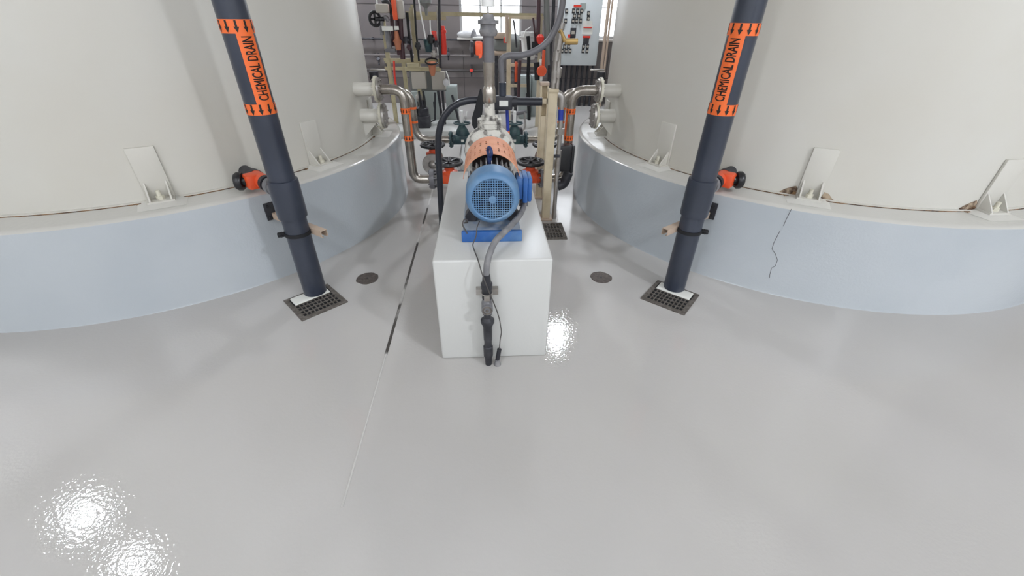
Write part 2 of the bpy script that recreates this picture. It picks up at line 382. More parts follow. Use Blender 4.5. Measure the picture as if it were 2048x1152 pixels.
for seg in ([(1583, 418), (1577, 430), (1571, 442), (1567, 452)], [(1560, 462), (1548, 485), (1544, 498), (1551, 508), (1555, 520), (1551, 532), (1543, 536), (1540, 548), (1539, 556)]):
    part(B().tube([oncurb(x, y, RC, RCB+.0005) for x, y in seg], .0016, 5), 'crack', 'wjoint', pr_, 'fine dark crack in the paint')
xl = nozzle(tankL, LC, 1, PY, PZ, .058, .17, 'left'); xr = nozzle(tankR, RC, -1, PY, PZ, .058, .17, 'right')
nozzle(tankL, LC, 1, 4.35, .93, .062, .17, 'left', True); nozzle(tankR, RC, -1, 4.35, .93, .062, .17, 'right', True)
# ------------------------------------------------------------------ wrapped pipe labels with arrows and words
def arcpatch(b, c, r, a0, a1, z0, z1, n=16, t=.0012):
    g = []
    for i in range(n+1):
        a = a0 + (a1-a0)*i/n; g.append([b.bm.verts.new((c[0]+rr*math.cos(a), c[1]+rr*math.sin(a), z)) for rr, z in ((r, z0), (r+t, z0), (r+t, z1), (r, z1))])
    for p, q in zip(g, g[1:]):
        for k in range(4): b.bm.faces.new((p[k], q[k], q[(k+1) % 4], p[(k+1) % 4]))
    b.bm.faces.new(g[0]); b.bm.faces.new(g[-1][::-1]); return b
def wrap_poly(b, c, r, ang0, pts_tz, cuts=4):          # polygon in (tangential, z) wrapped on the pipe
    vs = [b.bm.verts.new((t, z, 0)) for t, z in pts_tz]; f = b.bm.faces.new(vs); return f
def arrows(b, c, r, zc, h, n, w):
    for k in range(n):
        a = 2*math.pi*k/n
        for (t0, t1, za, zb) in ((-.20, .20, .5, -.02),):
            arcpatch(b, c, r, a+t0*w/r, a+t1*w/r, zc+zb*h, zc+za*h, 3, .0008)
        pts = [(-.5*w, -.02*h), (.5*w, -.02*h), (0, -.5*h)]; rows = 5; prev = None
        for i in range(rows+1):
            f = i/rows; hw = .5*w*(1-f)+1e-4; z = zc-.02*h-.48*h*f
            cur = [b.bm.verts.new((c[0]+(r+.0008)*math.cos(a+x/r), c[1]+(r+.0008)*math.sin(a+x/r), z)) for x in (-hw, 0, hw)]
            if prev:
                for j in range(2): b.bm.faces.new((prev[j], prev[j+1], cur[j+1], cur[j]))
            prev = cur
    return b
def words(txt, c, r, ang, z0, z1, height):
    cu = bpy.data.curves.new('words', 'FONT'); cu.body = txt; cu.size = 1; cu.resolution_u = 3
    o = bpy.data.objects.new('words', cu); scene.collection.objects.link(o); bpy.context.view_layer.update()
    me = bpy.data.meshes.new_from_object(o.evaluated_get(bpy.context.evaluated_depsgraph_get()))
    bpy.data.objects.remove(o); bpy.data.curves.remove(cu)
    b = B()
    for ox, oy in ((0, 0), (-.022, 0), (.022, 0), (0, -.018), (0, .018), (-.016, -.014), (.016, .014), (-.016, .014), (.016, -.014)):
        me2 = me.copy(); me2.transform(Matrix.Translation((ox, oy, 0))); b.bm.from_mesh(me2); bpy.data.meshes.remove(me2)
    bpy.data.meshes.remove(me)
    X = [v.co.x for v in b.bm.verts]; Yv = [v.co.y for v in b.bm.verts]; x0, x1, y0, y1 = min(X), max(X), min(Yv), max(Yv)
    for i in range(1, 8):
        bmesh.ops.bisect_plane(b.bm, geom=b.bm.verts[:]+b.bm.edges[:]+b.bm.faces[:], plane_co=(0, y0+(y1-y0)*i/8, 0), plane_no=(0, 1, 0))
    for v in b.bm.verts:
        z = z0 + (v.co.x-x0)/(x1-x0)*(z1-z0); t = (.5-(v.co.y-y0)/(y1-y0))*height     # tops of the letters point to the left
        a = ang + t/r; v.co = Vector((c[0]+r*math.cos(a), c[1]+r*math.sin(a), z))
    return b
def drain_pipe(c, side, sx, ztop, zs, lab_off):
    r = .078; t = thing('drain_pipe', 'dark blue grey vertical drain pipe in front of the %s tank' % side, 'pipe', (c[0], c[1], .02), 'dark vertical chemical drain pipes')
    part(B().cyl((c[0], c[1], .022), (c[0], c[1], 6.3), r, n=40), 'pipe', 'pvc', t)
    b = B().lathe((c[0], c[1], .0), (0, 0, 1), [(.62, r), (.622, r+.012), (.64, r+.014), (.855, r+.014), (.872, r+.012), (.874, r)], 40, False); tee = part(b, 'tee', 'pvc', t)
    tc = (LC if sx < 0 else RC); d = (tc - Vector((c[0], c[1], 0))); d.z = 0; gap = d.length - RT; d.normalize(); pr = Vector((c[0], c[1], 0)); zb = .775
    P = lambda s: pr + d*s + Vector((0, 0, zb))
    b = B().cyl(P(.05), P(.2), .052, n=24); b.cyl(P(.175), P(.235), .057, n=24); part(b, 'branch', 'pvc3', tee)
    b = B(); b.cyl(P(.2), P(gap+.02), .038, n=20); part(b, 'drain_line', 'pvc2', t)
    vb = B(); vb.cyl(P(.27), P(.31), .055, n=20).cyl(P(.47), P(.52), .055, n=20).cyl(P(.52), P(gap), .044, n=20); part(vb, 'union_nut', 'dark', t)
    side_v = Vector((0, 0, 1)).cross(d) * (-sx)        # the hand wheel points away from the aisle
    side_v = Vector((sx*1.0, -.15, 0)).normalized()
    vb = B(); vb.cyl(P(.31), P(.47), .052, n=12); vb.box(P(.39)+side_v*.05, (.1, .1, .1), math.atan2(d.y, d.x), bev=.015)
    va = part(vb, 'valve_body', 'orangev', t, 'orange valve body')
    q = P(.39)+side_v*.095
    kb = B().cyl(q, q+side_v*.03, .03, n=12)
    prof = [(.02, .02), (.02, .055), (.03, .062), (.055, .062), (.065, .055), (.065, .02), (.075, .018), (.075, 0)]
    kb.lathe(q, side_v, prof, 10, False); part(kb, 'handwheel', 'black', va, 'black hand wheel')
    lab = part(B().ring((c[0], c[1], zs[0]), (c[0], c[1], zs[1]), r+.0015, r-.002, 40), 'label_band', 'orange', t, 'orange arrow band')
    part(arrows(B(), c, r+.0018, (zs[0]+zs[1])/2, .055, 11, .026), 'arrow_mark', 'text', lab)
    lab2 = part(B().ring((c[0], c[1], zs[2]), (c[0], c[1], zs[3]), r+.0015, r-.002, 40), 'label_band', 'orange', t, 'orange arrow band')
    part(arrows(B(), c, r+.0018, (zs[2]+zs[3])/2, .055, 11, .026), 'arrow_mark', 'text', lab2)
    a = math.atan2(-c[1], -c[0]) + lab_off
    strip = part(arcpatch(B(), c, r+.0003, a-.6, a+.6, zs[1]-.002, zs[2]+.002, 16), 'label_strip', 'orange', t, 'orange strip reading CHEMICAL DRAIN')
    part(words('CHEMICAL DRAIN', c, r+.0024, a, zs[1]+.018, zs[2]-.012, .058), 'lettering', 'text', strip)
    # clamp, channel arm and wall plate
    zc = .505
    cb = B().ring((c[0], c[1], zc-.012), (c[0], c[1], zc+.012), r+.006, r-.001, 36); out = Vector((sx*.9, -.35, 0)).normalized()
    q = Vector((c[0], c[1], zc)) + out*(r+.022); cb.box(q, (.05, .03, .03), math.atan2(out.y, out.x), bev=.006); cb.cyl(q-Vector((0, 0, .0))+out.cross(Vector((0, 0, 1)))*.03, q-out.cross(Vector((0, 0, 1)))*.03, .009, n=8)
    part(cb, 'pipe_clamp', 'blackm', t)
    return d
def channel(b, a, c, w, t=.004):         # open strut channel between two points
    a = Vector(a); c = Vector(c); ax = (c-a).normalized(); L = (c-a).length
    u = ax.cross(Vector((0, 0, 1))).normalized() if abs(ax.z) < .9 else Vector((1, 0, 0)); v = u.cross(ax).normalized()
    R = Matrix((ax, u, v)).transposed(); mid = (a+c)/2
    b.box(mid+v*w/2, (L, w, t), R); b.box(mid+u*w/2, (L, t, w), R); b.box(mid-u*w/2, (L, t, w), R)
    b.box(mid-v*w/2+u*(w/2-.006), (L, .012, t), R); b.box(mid-v*w/2-u*(w/2-.006), (L, .012, t), R); return b
def wall_arm(c, side, sx, plate, end):
    zc = .505; t = thing('pipe_support', 'tan channel arm from a dark plate on the %s plinth holding the drain pipe' % side, 'bracket', (plate[0], plate[1], zc), 'drain pipe support arms')
    plate = Vector(plate); end = Vector(end); tc = LC if sx < 0 else RC
    er = (plate - Vector((tc.x, tc.y, plate.z))).normalized(); R3 = Matrix((er, Vector((-er.y, er.x, 0)), (0, 0, 1))).transposed()
    pb = B().box(plate+er*.006, (.012, .12, .13), R3, bev=.004)
    for u in (-.04, .04):
        for v in (-.045, .045): pb.cyl(plate+er*.01+Vector((-er.y, er.x, 0))*u+Vector((0, 0, v)), plate+er*.028+Vector((-er.y, er.x, 0))*u+Vector((0, 0, v)), .011, n=6)
    part(pb, 'wall_plate', 'dark', t); st = plate+er*.014; st.z = zc+.0
    part(channel(B(), st, end, .044), 'channel_arm', 'tan', t)
DL = (-1.286, 2.648); DR = (1.432, 2.595)
drain_pipe(DL, 'left', -1, 6.3, (1.265, 1.322, 1.66, 1.722), .42)
drain_pipe(DR, 'right', 1, 6.3, (1.275, 1.335, 1.68, 1.738), -.38)
wall_arm(DL, 'left', -1, pol(LC, math.radians(-44.4), RCB, .54), (-1.10, 2.62, .505))
wall_arm(DR, 'right', 1, pol(RC, math.radians(-135.4), RCB, .54), (1.24, 2.565, .505))
# ------------------------------------------------------------------ concrete block with the motor and pump
bx0, bx1, by0, by1 = -.289, .346, 1.893, 3.39
one(B().box(((bx0+bx1)/2, (by0+by1)/2, H/2), (bx1-bx0, by1-by0, H), bev=.012, seg=3), 'equipment_block', 'block', 'tall pale grey painted concrete block carrying the blue motor', 'concrete block')
MX, MZ = .035, .933
t = thing('pump_motor', 'blue electric motor with round grille on the concrete block', 'motor', (MX, 2.5, H))
b = B().box((.028, 2.115, H+.032), (.34, .03, .064), bev=.006)
bp = part(b, 'base_plate', 'bluedeep', t, 'deep blue steel base plate')
part(B().box((.028, 2.68, H+.026), (.33, 1.1, .05), bev=.006), 'base_top', 'bluedust', bp, 'dusty base top')
b = B().lathe((MX, 0, MZ), (0, 1, 0), [(2.108, .110), (2.104, .116), (2.106, .124), (2.118, .138), (2.14, .146), (2.245, .148), (2.245, .142), (2.14, .138), (2.115, .11), (2.108, .110)], 56, False)
cov = part(b, 'fan_cover', 'blue', t)
b = B(); R_ = .112; n = 17
for i in range(-8, 9):
    x = i*R_*2/17.5; hh = math.sqrt(max(R_**2-x*x, 0))
    b.box((MX+x, 2.109, MZ), (.0042, .003, 2*hh)); b.box((MX, 2.1095, MZ+x), (2*hh, .003, .0042))
b.cyl((MX, 2.106, MZ), (MX, 2.112, MZ), .021, n=28)
part(b, 'grille', 'blue', cov)
b = B().cyl((MX, 2.16, MZ), (MX, 2.18, MZ), .135, n=32)
part(b, 'fan_back_plate', 'blackm', t); b = B()
for i in range(7):
    a = 2*math.pi*i/7; u = Vector((math.cos(a), 0, math.sin(a))); Rm = Matrix((u, Vector((0, 1, 0)), u.cross(Vector((0, 1, 0))))).transposed(); b.box(Vector((MX, 2.14, MZ))+u*.07, (.09, .035, .006), Rm)
b.cyl((MX, 2.122, MZ), (MX, 2.16, MZ), .03, n=20); part(b, 'fan', 'bolt_blue', t)
part(B().cyl((MX, 2.2, MZ), (MX, 2.78, MZ), .122, n=40), 'frame', 'blackm', t)
b = B()
for i in range(28):
    a = 2*math.pi*i/28; u = Vector((math.cos(a), 0, math.sin(a))); Rm = Matrix((u, Vector((0, 1, 0)), u.cross(Vector((0, 1, 0))))).transposed()
    b.box(Vector((MX, 2.32, MZ))+u*.129, (.024, .17, .0045), Rm)
part(b, 'cooling_fins', 'fins', t)
b = B()
for yy in (2.3, 2.68):
    for s_ in (-1, 1): b.prism([(0, 0), (.06, 0), (.06, .03), (-.02, .15), (-.05, .15)], (MX+s_*.10, yy, H+.056), (s_, 0, 0), (0, 0, 1), .07)
part(b, 'foot', 'dark', t)
b = B(); nG = 26; a0, a1 = math.radians(8), math.radians(172)
for i in range(nG):
    for (y0, y1) in ((2.375, 2.45), (2.45, 2.515), (2.515, 2.60), (2.60, 2.665), (2.665, 2.775)):
        slot = (y0 in (2.45, 2.60)) and i % 2 == 0 and i not in (12,)
        aa, ab = a0+(a1-a0)*i/nG, a0+(a1-a0)*(i+1)/nG
        if slot:
            am = aa+(ab-aa)*.2; an = aa+(ab-aa)*.8
            for (p, q, r_, s_) in ((aa, am, y0, y1), (an, ab, y0, y1), (am, an, (y0+y1)/2-.006, (y0+y1)/2+.006)):
                v = [b.bm.verts.new((MX+rr*math.cos(g), yy, MZ+rr*math.sin(g))) for rr in (.166, .169) for g, yy in ((p, r_), (q, r_), (q, s_), (p, s_))]
                for f in ((0, 1, 2, 3), (7, 6, 5, 4), (0, 4, 5, 1), (1, 5, 6, 2), (2, 6, 7, 3), (3, 7, 4, 0)): b.bm.faces.new([v[k] for k in f])
        else:
            v = [b.bm.verts.new((MX+rr*math.cos(g), yy, MZ+rr*math.sin(g))) for rr in (.166, .169) for g, yy in ((aa, y0), (ab, y0), (ab, y1), (aa, y1))]
            for f in ((0, 1, 2, 3), (7, 6, 5, 4), (0, 4, 5, 1), (1, 5, 6, 2), (2, 6, 7, 3), (3, 7, 4, 0)): b.bm.faces.new([v[k] for k in f])
part(b, 'coupling_guard', 'peach', t, 'faded orange perforated guard')
b = B().tor((MX-.01, 2.35, 1.118), (1, .45, 0), .024, .009); b.cyl((MX-.01, 2.35, 1.05), (MX-.01, 2.35, 1.1), .014, n=12); part(b, 'lifting_eye', 'bolt_blue', t)
b = B().box((.2, 2.40, .905), (.05, .13, .13), bev=.012); b.box((.23, 2.40, .90), (.03, .15, .155), bev=.008); jb = part(b, 'terminal_box', 'bluedeep', t)
part(B().box((.257, 2.40, .90), (.026, .14, .145), bev=.01), 'lid', 'bluedeep', jb)
t = thing('pump', 'white crusted pump casing behind the orange guard', 'pump', (MX, 3.0, H))
part(B().lathe((MX, 0, .93), (0, 1, 0), [(2.79, .06), (2.79, .15), (2.82, .165), (2.86, .155), (2.92, .10), (2.96, .11), (2.99, .17), (3.08, .185), (3.13, .16), (3.15, .08), (3.2, .07)], 40), 'casing', 'chalk', t)
b = B()
for i in range(8):
    a = 2*math.pi*i/8+.2; b.cyl((MX+.155*math.cos(a), 2.965, .93+.155*math.sin(a)), (MX+.155*math.cos(a), 3.0, .93+.155*math.sin(a)), .014, n=6)
part(b, 'casing_bolts', 'galv', t)
b = B().cyl((.035, 3.06, 1.02), (.035, 3.06, 1.10), .055, .045, n=20); flange(b, (.035, 3.06, 1.10), (0, 0, 1), .085, .03, 4, .016); flange(b, (.035, 3.06, 1.132), (0, 0, 1), .083, .022, 4, .013)
part(b, 'discharge_flange', 'chalk', t)
part(B().box((.035, 3.02, H+.07), (.2, .1, .14), bev=.01), 'pump_foot', 'chalk', t)
# discharge column
DX, DY = .037, 3.06
def zp(y, px=978, Y=DY): return at(px, y, Y).z
t = thing('discharge_pipe', 'upright pump discharge pipe with metal and plastic fittings rising from the pump', 'pipe', (DX, DY, 1.155))
z1, z2, z3, z4 = zp(205), zp(172), zp(150), zp(124)
part(B().lathe((DX, DY, 0), (0, 0, 1), [(1.154, .05), (1.17, .036), (z1, .034)], 24), 'lower_spool', 'chalk', t)
part(B().lathe((DX, DY, 0), (0, 0, 1), [(z1, .04), (z1+.01, .045), (z2-.02, .043), (z2, .034)], 24), 'reducer', 'steel', t)
part(B().lathe((DX, DY, 0), (0, 0, 1), [(z2, .034), (z2+.01, .036), (z3, .035), (z3, .038), (z4, .038)], 24), 'metal_pipe', 'steel', t)
zv0, zv1 = zp(122), zp(72); zt = zp(28)
part(B().lathe((DX, DY, 0), (0, 0, 1), [(z4, .036), (zv0+.02, .038), (zv1, .036)], 24), 'plastic_pipe', 'pvc2', t)
zc = (zp(97))
b = B().box((DX-.062, DY, zc), (.05, .05, .08), bev=.012); b.prism([(0, .035), (.035, .03), (.03, -.05), (.012, -.055)], (DX-.075, DY, zc), (1, 0, 0), (0, 0, 1), .05)
hv = part(b, 'valve_body', 'orangev', t, 'orange valve body')
part(B().lathe((DX-.085, DY, zc-.005), (-1, 0, 0), [(0, .012), (.012, .045), (.03, .05), (.034, .02), (.04, 0)], 9, False), 'handwheel', 'dark', hv)
part(B().lathe((DX, DY, 0), (0, 0, 1), [(zv1, .05), (zv1+.02, .06), (zv1+.03, .06), (zv1+.045, .048), (zp(48), .05), (zp(48), .066), (zp(40), .066), (zp(40), .045), (zt, .03)], 14), 'union', 'pvc3', t)
part(B().cyl((DX, DY, zt), (DX, DY, zp(12)), .006, n=8), 'stem', 'galv', t)
part(B().cyl((DX, DY, zp(13)), (DX, DY, zp(13)+.12), .04, n=20), 'cap', 'white', t)
# black rubber flap
b = B(); P2 = [(960, 178), (955, 195), (950, 215), (944, 235), (944, 250), (953, 265), (957, 262), (963, 240), (966, 215), (966, 195), (963, 178)]
c0 = at(955, 225, 3.8); pl = [((at(x, y, 3.8)-c0).x, (at(x, y, 3.8)-c0).z) for x, y in P2]
one(b.prism(pl, c0, (1, 0, 0), (0, 0, 1), .02), 'rubber_flap', 'blackm', 'black curved rubber flap behind the pump, left of its discharge pipe', 'rubber flap')
# conduit and wire in front of the block
FX, FY = -.008, 1.838
t = thing('drain_fitting', 'dark plastic pipe with valve fittings rising from the floor up the block front', 'pipe', (FX, FY, 0))
part(B().lathe((FX, FY, 0), (0, 0, 1), [(0, .019), (.06, .022), (.07, .027), (.14, .028), (.145, .022), (.19, .022)], 20), 'floor_pipe', 'dark', t)
part(B().lathe((FX, FY, 0), (0, 0, 1), [(.19, .024), (.29, .026), (.30, .031), (.315, .033), (.318, .038), (.335, .038), (.34, .03), (.352, .02), (.375, .02), (.38, .027), (.40, .028)], 20), 'union_fitting', 'dark', t)
b = B().lathe((FX, FY, 0), (0, 0, 1), [(.398, .027), (.40, .031), (.455, .031), (.47, .025), (.49, .025)], 20); b.cyl((FX, FY, .43), (FX, FY-.045, .43), .031, n=24)
vb = part(b, 'conduit_body', 'pvc3', t)
b = B().ring((FX, FY-.047, .43), (FX, FY-.044, .43), .027, .018, 24).cyl((FX, FY-.046, .43), (FX, FY-.05, .43), .009, n=6); part(b, 'plug', 'iron', vb)
part(B().lathe((FX, FY, 0), (0, 0, 1), [(.48, .026), (.54, .027), (.545, .03), (.575, .031), (.58, .024), (.63, .02)], 20), 'connector', 'dark', t)
b = channel(B(), (FX-.058, FY+.037, .505), (FX+.062, FY+.037, .505), .032); part(b, 'clamp_rail', 'galv', t)
b = B().tor((FX, FY, .515), (0, 0, 1), .029, .004); b.box((FX+.0, FY-.03, .50), (.03, .012, .03)); part(b, 'pipe_strap', 'galv', t)
p = [(FX, FY, .6), (FX, FY, .66), (FX+.01, FY+.01, .72), (FX+.045, FY+.09, .775), (.13, 2.06, .80), (.19, 2.2, .80), (.222, 2.33, .795), (.228, 2.385, .80), (.228, 2.4, .822)]
t2 = thing('flexible_conduit', 'grey flexible conduit curving over the block edge to the motor box', 'conduit', (FX, FY, .6))
part(B().tube(p, .017, 14, fil=.06), 'conduit', 'pvc3', t2)
part(B().cyl((.226, 2.375, .785), (.228, 2.39, .82), .027, n=12), 'end_nut', 'pvc2', t2)
Wz = [(.058, 1.852, .105), (.062, 1.845, .18), (.07, 1.83, .25), (.06, 1.84, .33), (.045, 1.83, .40), (.02, 1.80, .50), (-.005, 1.79, .58), (-.03, 1.80, .66), (-.05, 1.86, .71), (-.075, 2.0, .70), (-.08, 2.05, .70), (-.06, 2.075, .73), (-.055, 2.09, .78), (-.04, 2.15, .79)]
one(B().tube(Wz, .0032, 6, fil=.02), 'thin_wire', 'rope', 'thin dark wire trailing down the block front beside the plastic fittings', 'wire')
t = thing('conduit_stub', 'short tilted plastic conduit stub in the floor at the block foot', 'conduit', (.045, 1.83, 0))
part(B().cyl((.04, 1.833, 0), (.058, 1.85, .105), .013, n=14), 'tube', 'dark', t); part(B().lathe((.045, 1.83, 0), (0, 0, 1), [(0, .022), (.008, .02), (.03, .015), (.035, .012)], 14), 'collar', 'pvc3', t)
one(B().tube([(-.11, 2.1, .74), (-.135, 2.09, .80), (-.12, 2.1, .83), (-.1, 2.13, .80), (-.13, 2.15, .78), (-.11, 2.2, .76)], .004, 6, fil=.02), 'loose_wire', 'rope', 'small tangle of dark wire at the left of the motor base', 'wire')
# ------------------------------------------------------------------ loop pipe across the pump
LY = 3.85
def A(x, y, Y=LY): return at(x, y, Y)
t = thing('loop_pipe', 'dark grey plastic pipe arching over the pump from the floor to the cream posts', 'pipe', (A(883, 445).x, LY, 0))
pb = A(883, 447); pb.z = .0
zl = A(1000, 203).z
ap = [A(x, y) for x, y in ((884, 448), (882, 410), (879, 350), (876.5, 300), (877, 270), (881, 250), (889, 232), (902, 216), (920, 205), (940, 200.5), (960, 200), (990, 202))]; ap[0].z = .001
part(B().tube(ap, .029, 20), 'arch', 'loop', t)
part(B().tube([(A(1022, 203).x, LY, zl), (A(1084, 203).x, LY, zl)], .033, 20), 'crossbar', 'loop', t)
b = B().box((A(1004, 203).x, LY, zl-.01), (.18, .09, .11), bev=.014); b.cyl((A(1004, 0).x-.115, LY, zl), (A(1004, 0).x+.125, LY, zl), .043, n=20)
hb = part(b, 'control_body', 'dark', t); part(B().box((A(1007, 203).x, LY-.048, zl-.008), (.075, .004, .045)), 'nameplate', 'label', hb, 'small pale nameplate')
part(B().tube([(A(1005, 193).x, LY, zl+.03), (A(1005, 165).x, LY, A(1005, 165).z)], .031, 18), 'riser_socket', 'pvc', t)
hp = [(1005, 172), (1003, 140), (1002, 118), (1015, 111), (1040, 111), (1060, 107), (1085, 94), (1102, 76), (1115, 50), (1124, 20), (1129, -40), (1132, -120)]
one(B().tube([A(x, y, LY) for x, y in hp], .024, 18, fil=.06), 'plastic_hose', 'pvc2', 'grey plastic hose sweeping up from the loop pipe to the upper right', 'hose')
# cream double posts
fp, rp_ = atz(1090.5, 437), atz(1077.5, 394)
for q, ztop, w_, lb in ((fp, at(1103, 182, fp.y).z, .078, 'tall cream channel post beside the riser pipe, nearer of the two'), (rp_, at(1087, 168, rp_.y).z, .080, 'tall cream channel post with dark slot, just behind the nearer post')):
    t = thing('support_post', lb, 'post', (q.x, q.y, 0), 'cream posts right of the pump')
    b = B()
    if q is fp: b.box((q.x, q.y, ztop/2), (w_, w_*.9, ztop-.02), bev=.004)
    else:
        for dx in (-.5, .5): b.box((q.x+dx*(w_-.012), q.y, ztop/2), (.014, w_*.9, ztop-.02))
        b.box((q.x, q.y, ztop*.38), (w_-.03, w_*.86, ztop*.74)); b.box((q.x, q.y+.03, ztop/2), (w_-.02, .006, ztop-.03)); b.box((q.x, q.y, ztop*.87), (w_, w_*.9, .05))
    part(b, 'post', 'strut', t)
    part(B().box((q.x, q.y, .011), (.13, .13, .018), bev=.003), 'foot_plate', 'tan', t)
    part(B().box((q.x, q.y, ztop+.005), (w_+.012, w_+.005, .03), bev=.004), 'cap', 'strut' if q is fp else 'tan', t)
# galvanised riser with couplings beside the posts
RX = at(1108, 430, 3.97).x
t = thing('galvanised_riser', 'thin galvanised riser pipe with blue label clamped beside the cream post', 'pipe', (RX, 3.97, 0))
z_a = at(1118, 330, 3.97)
pts = [(RX, 3.97, .0), tuple(at(1115, 330, 3.97)), tuple(at(1121, 250, 3.97)), tuple(at(1124, 200, 3.97))]
part(B().tube(pts, .02, 14), 'riser', 'galv', t)
part(B().cyl(at(1114, 345, 3.97), at(1118, 300, 3.97), .027, n=14), 'sleeve', 'galv', t)
q0, q1 = at(1120, 268, 3.97), at(1121, 257, 3.97); part(B().cyl(q0, q1, .04, n=8), 'union_nut', 'galv', t)
part(B().cyl(at(1121, 240, 3.97), at(1122, 219, 3.97), .024, n=14), 'blue_label', 'bluelab', t, 'blue label wrap')
part(B().tube([at(1123, 214, 3.97), at(1124, 192, 3.97), at(1112, 186, 3.97)], .033, 14, fil=.05), 'elbow', 'galv', t)
part(B().box(at(1107, 312, 3.95), (.12, .02, .03), bev=.004), 'clamp_bar', 'dark', t)
t = thing('metal_conduit', 'pair of shiny metal conduits with couplings above the cream posts', 'conduit', tuple(at(1108, 175, 3.97)))
for (x0, y0, x1, y1, r1) in ((1106, 180, 1118, 40, .020), (1114, 182, 1126, -30, .018)):
    part(B().cyl(at(x0, y0, 3.97), at(x1, y1, 3.97), r1, n=14), 'conduit', 'galv', t)
for (x0, y0, x1, y1, r1) in ((1116, 100, 1120, 66, .034), (1108, 165, 1111, 140, .029), (1115, 155, 1118, 135, .03), (1112, 122, 1114, 104, .03), (1121, 60, 1124, 45, .028)):
    part(B().cyl(at(x0, y0, 3.97), at(x1, y1, 3.97), r1, n=14), 'coupling', 'galv', t)
b = B().cyl(at(1120, 60, 3.95), at(1130, 83, 3.95), .018, n=10); b.cyl(at(1130, 83, 3.95), at(1155, 83, 3.95), .024, n=10)
part(b, 'brass_cock', 'brass', t)
# black transmitter box
t = thing('junction_box', 'black ribbed box clamped beside the riser pipe', 'junction box', tuple(at(1130, 340, 4.1)))
c0 = at(1128, 315, 4.1)
part(B().box(c0, (.13, .12, .25), bev=.01), 'body', 'black', t); part(B().box(c0+Vector((.075, 0, -.005)), (.03, .135, .27), bev=.01), 'lid', 'black', t)
for k in range(4): pass
part(B().tube([at(1115, 372, 4.15), at(1128, 368, 4.15), at(1137, 345, 4.15)], .05, 14, fil=.08), 'gland', 'dark', t)
# ------------------------------------------------------------------ tank outlet pipes and valves
def mx(x, sx): return x if sx < 0 else .095 - x
def outlet(sx, side):
    xv = mx(-.752, sx); x1 = xl if sx < 0 else xr; xe = mx(-.56, sx); d = -sx; zl_ = .315
    t = thing('outlet_pipe', 'stainless outlet pipe from the %s tank with orange arrow bands' % side, 'pipe', (xv, PY, zl_), 'stainless outlet pipes')
    part(B().tube([(x1+d*.024, PY, PZ), (xv, PY, PZ), (xv, PY, zl_), (xe, PY, zl_)], .0445, 24, fil=.15, step=10), 'pipe', 'steel', t)
    part(flange(B(), (x1+d*.024, PY, PZ), (d, 0, 0), .1, .02), 'upper_flange', 'galv', t)
    part(flange(B(), (xe-d*.02, PY, zl_), (d, 0, 0), .1, .045), 'lower_flange', 'pvc2', t)
    for z in (.985, .735):
        lb = part(B().ring((xv, PY, z-.025), (xv, PY, z+.025), .0462, .043, 28), 'label_band', 'orange', t, 'orange arrow band')
        part(arrows(B(), (xv, PY), .0465, z, .035, 10, .018), 'arrow_mark', 'text', lb)
    a = math.atan2(-PY, -xv) + (1.15 if sx < 0 else -1.15)
    part(arcpatch(B(), (xv, PY), .0449, a-.5, a+.5, .76, .96, 8), 'label_strip', 'orange', t, 'orange label strip')
def dia_valve(x, y, z, d, label, face=False, k=1.0):
    t = thing('diaphragm_valve', label, 'valve', (x, y, 0 if face else z-.1), 'orange valves with black hand wheels')
    b = B(); ax = Vector((d, 0, 0)) if not face else Vector((0, -1, 0)); c = Vector((x, y, z))
    b.cyl(c-ax*.11, c+ax*.11, .05, n=20); b.box(c+Vector((0, 0, .02)), (.15, .13, .11), bev=.02); bd = part(b, 'body', 'orangev', t)
    b = B(); flange(b, c-ax*.13, ax, .098, .025); flange(b, c+ax*.105, ax, .098, .025); part(b, 'flanges', 'galv' if face else 'pvc2', t)
    if face:
        part(B().lathe((x, y-.135, z-.01), (0, -1, 0), [(0, .12), (.022, .12), (.024, .05), (.05, .035), (.07, 0)], 28), 'end_flange', 'galv', t)
        part(B().box((x, y+.02, (z-.06)/2), (.08, .08, z-.06)), 'stand', 'galv', t)
    part(B().lathe((x, y, z), (0, 0, 1), [(.06, .085), (.085, .085), (.10, .05), (.15, .045)], 24), 'bonnet', 'orangev', t)
    b = B(); zw = z+.175
    b.tor((x, y, zw), (0, 0, 1), .13, .018, 32); b.tor((x, y, zw-.01), (0, 0, 1), .118, .013, 32); b.cyl((x, y, zw-.03), (x, y, zw+.02), .026, n=14)
    for i in range(6):
        a = math.pi*i/3; b.cyl((x, y, zw), (x+.12*math.cos(a), y+.12*math.sin(a), zw), .015, n=8)
        b.sph((x+.13*math.cos(a+.5), y+.13*math.sin(a+.5), zw), .022, n=8)
    part(b, 'handwheel', 'black', t); part(B().cyl((x, y, zw), (x, y, zw+.045), .011, .006, n=10), 'stem', 'pvc3', t)
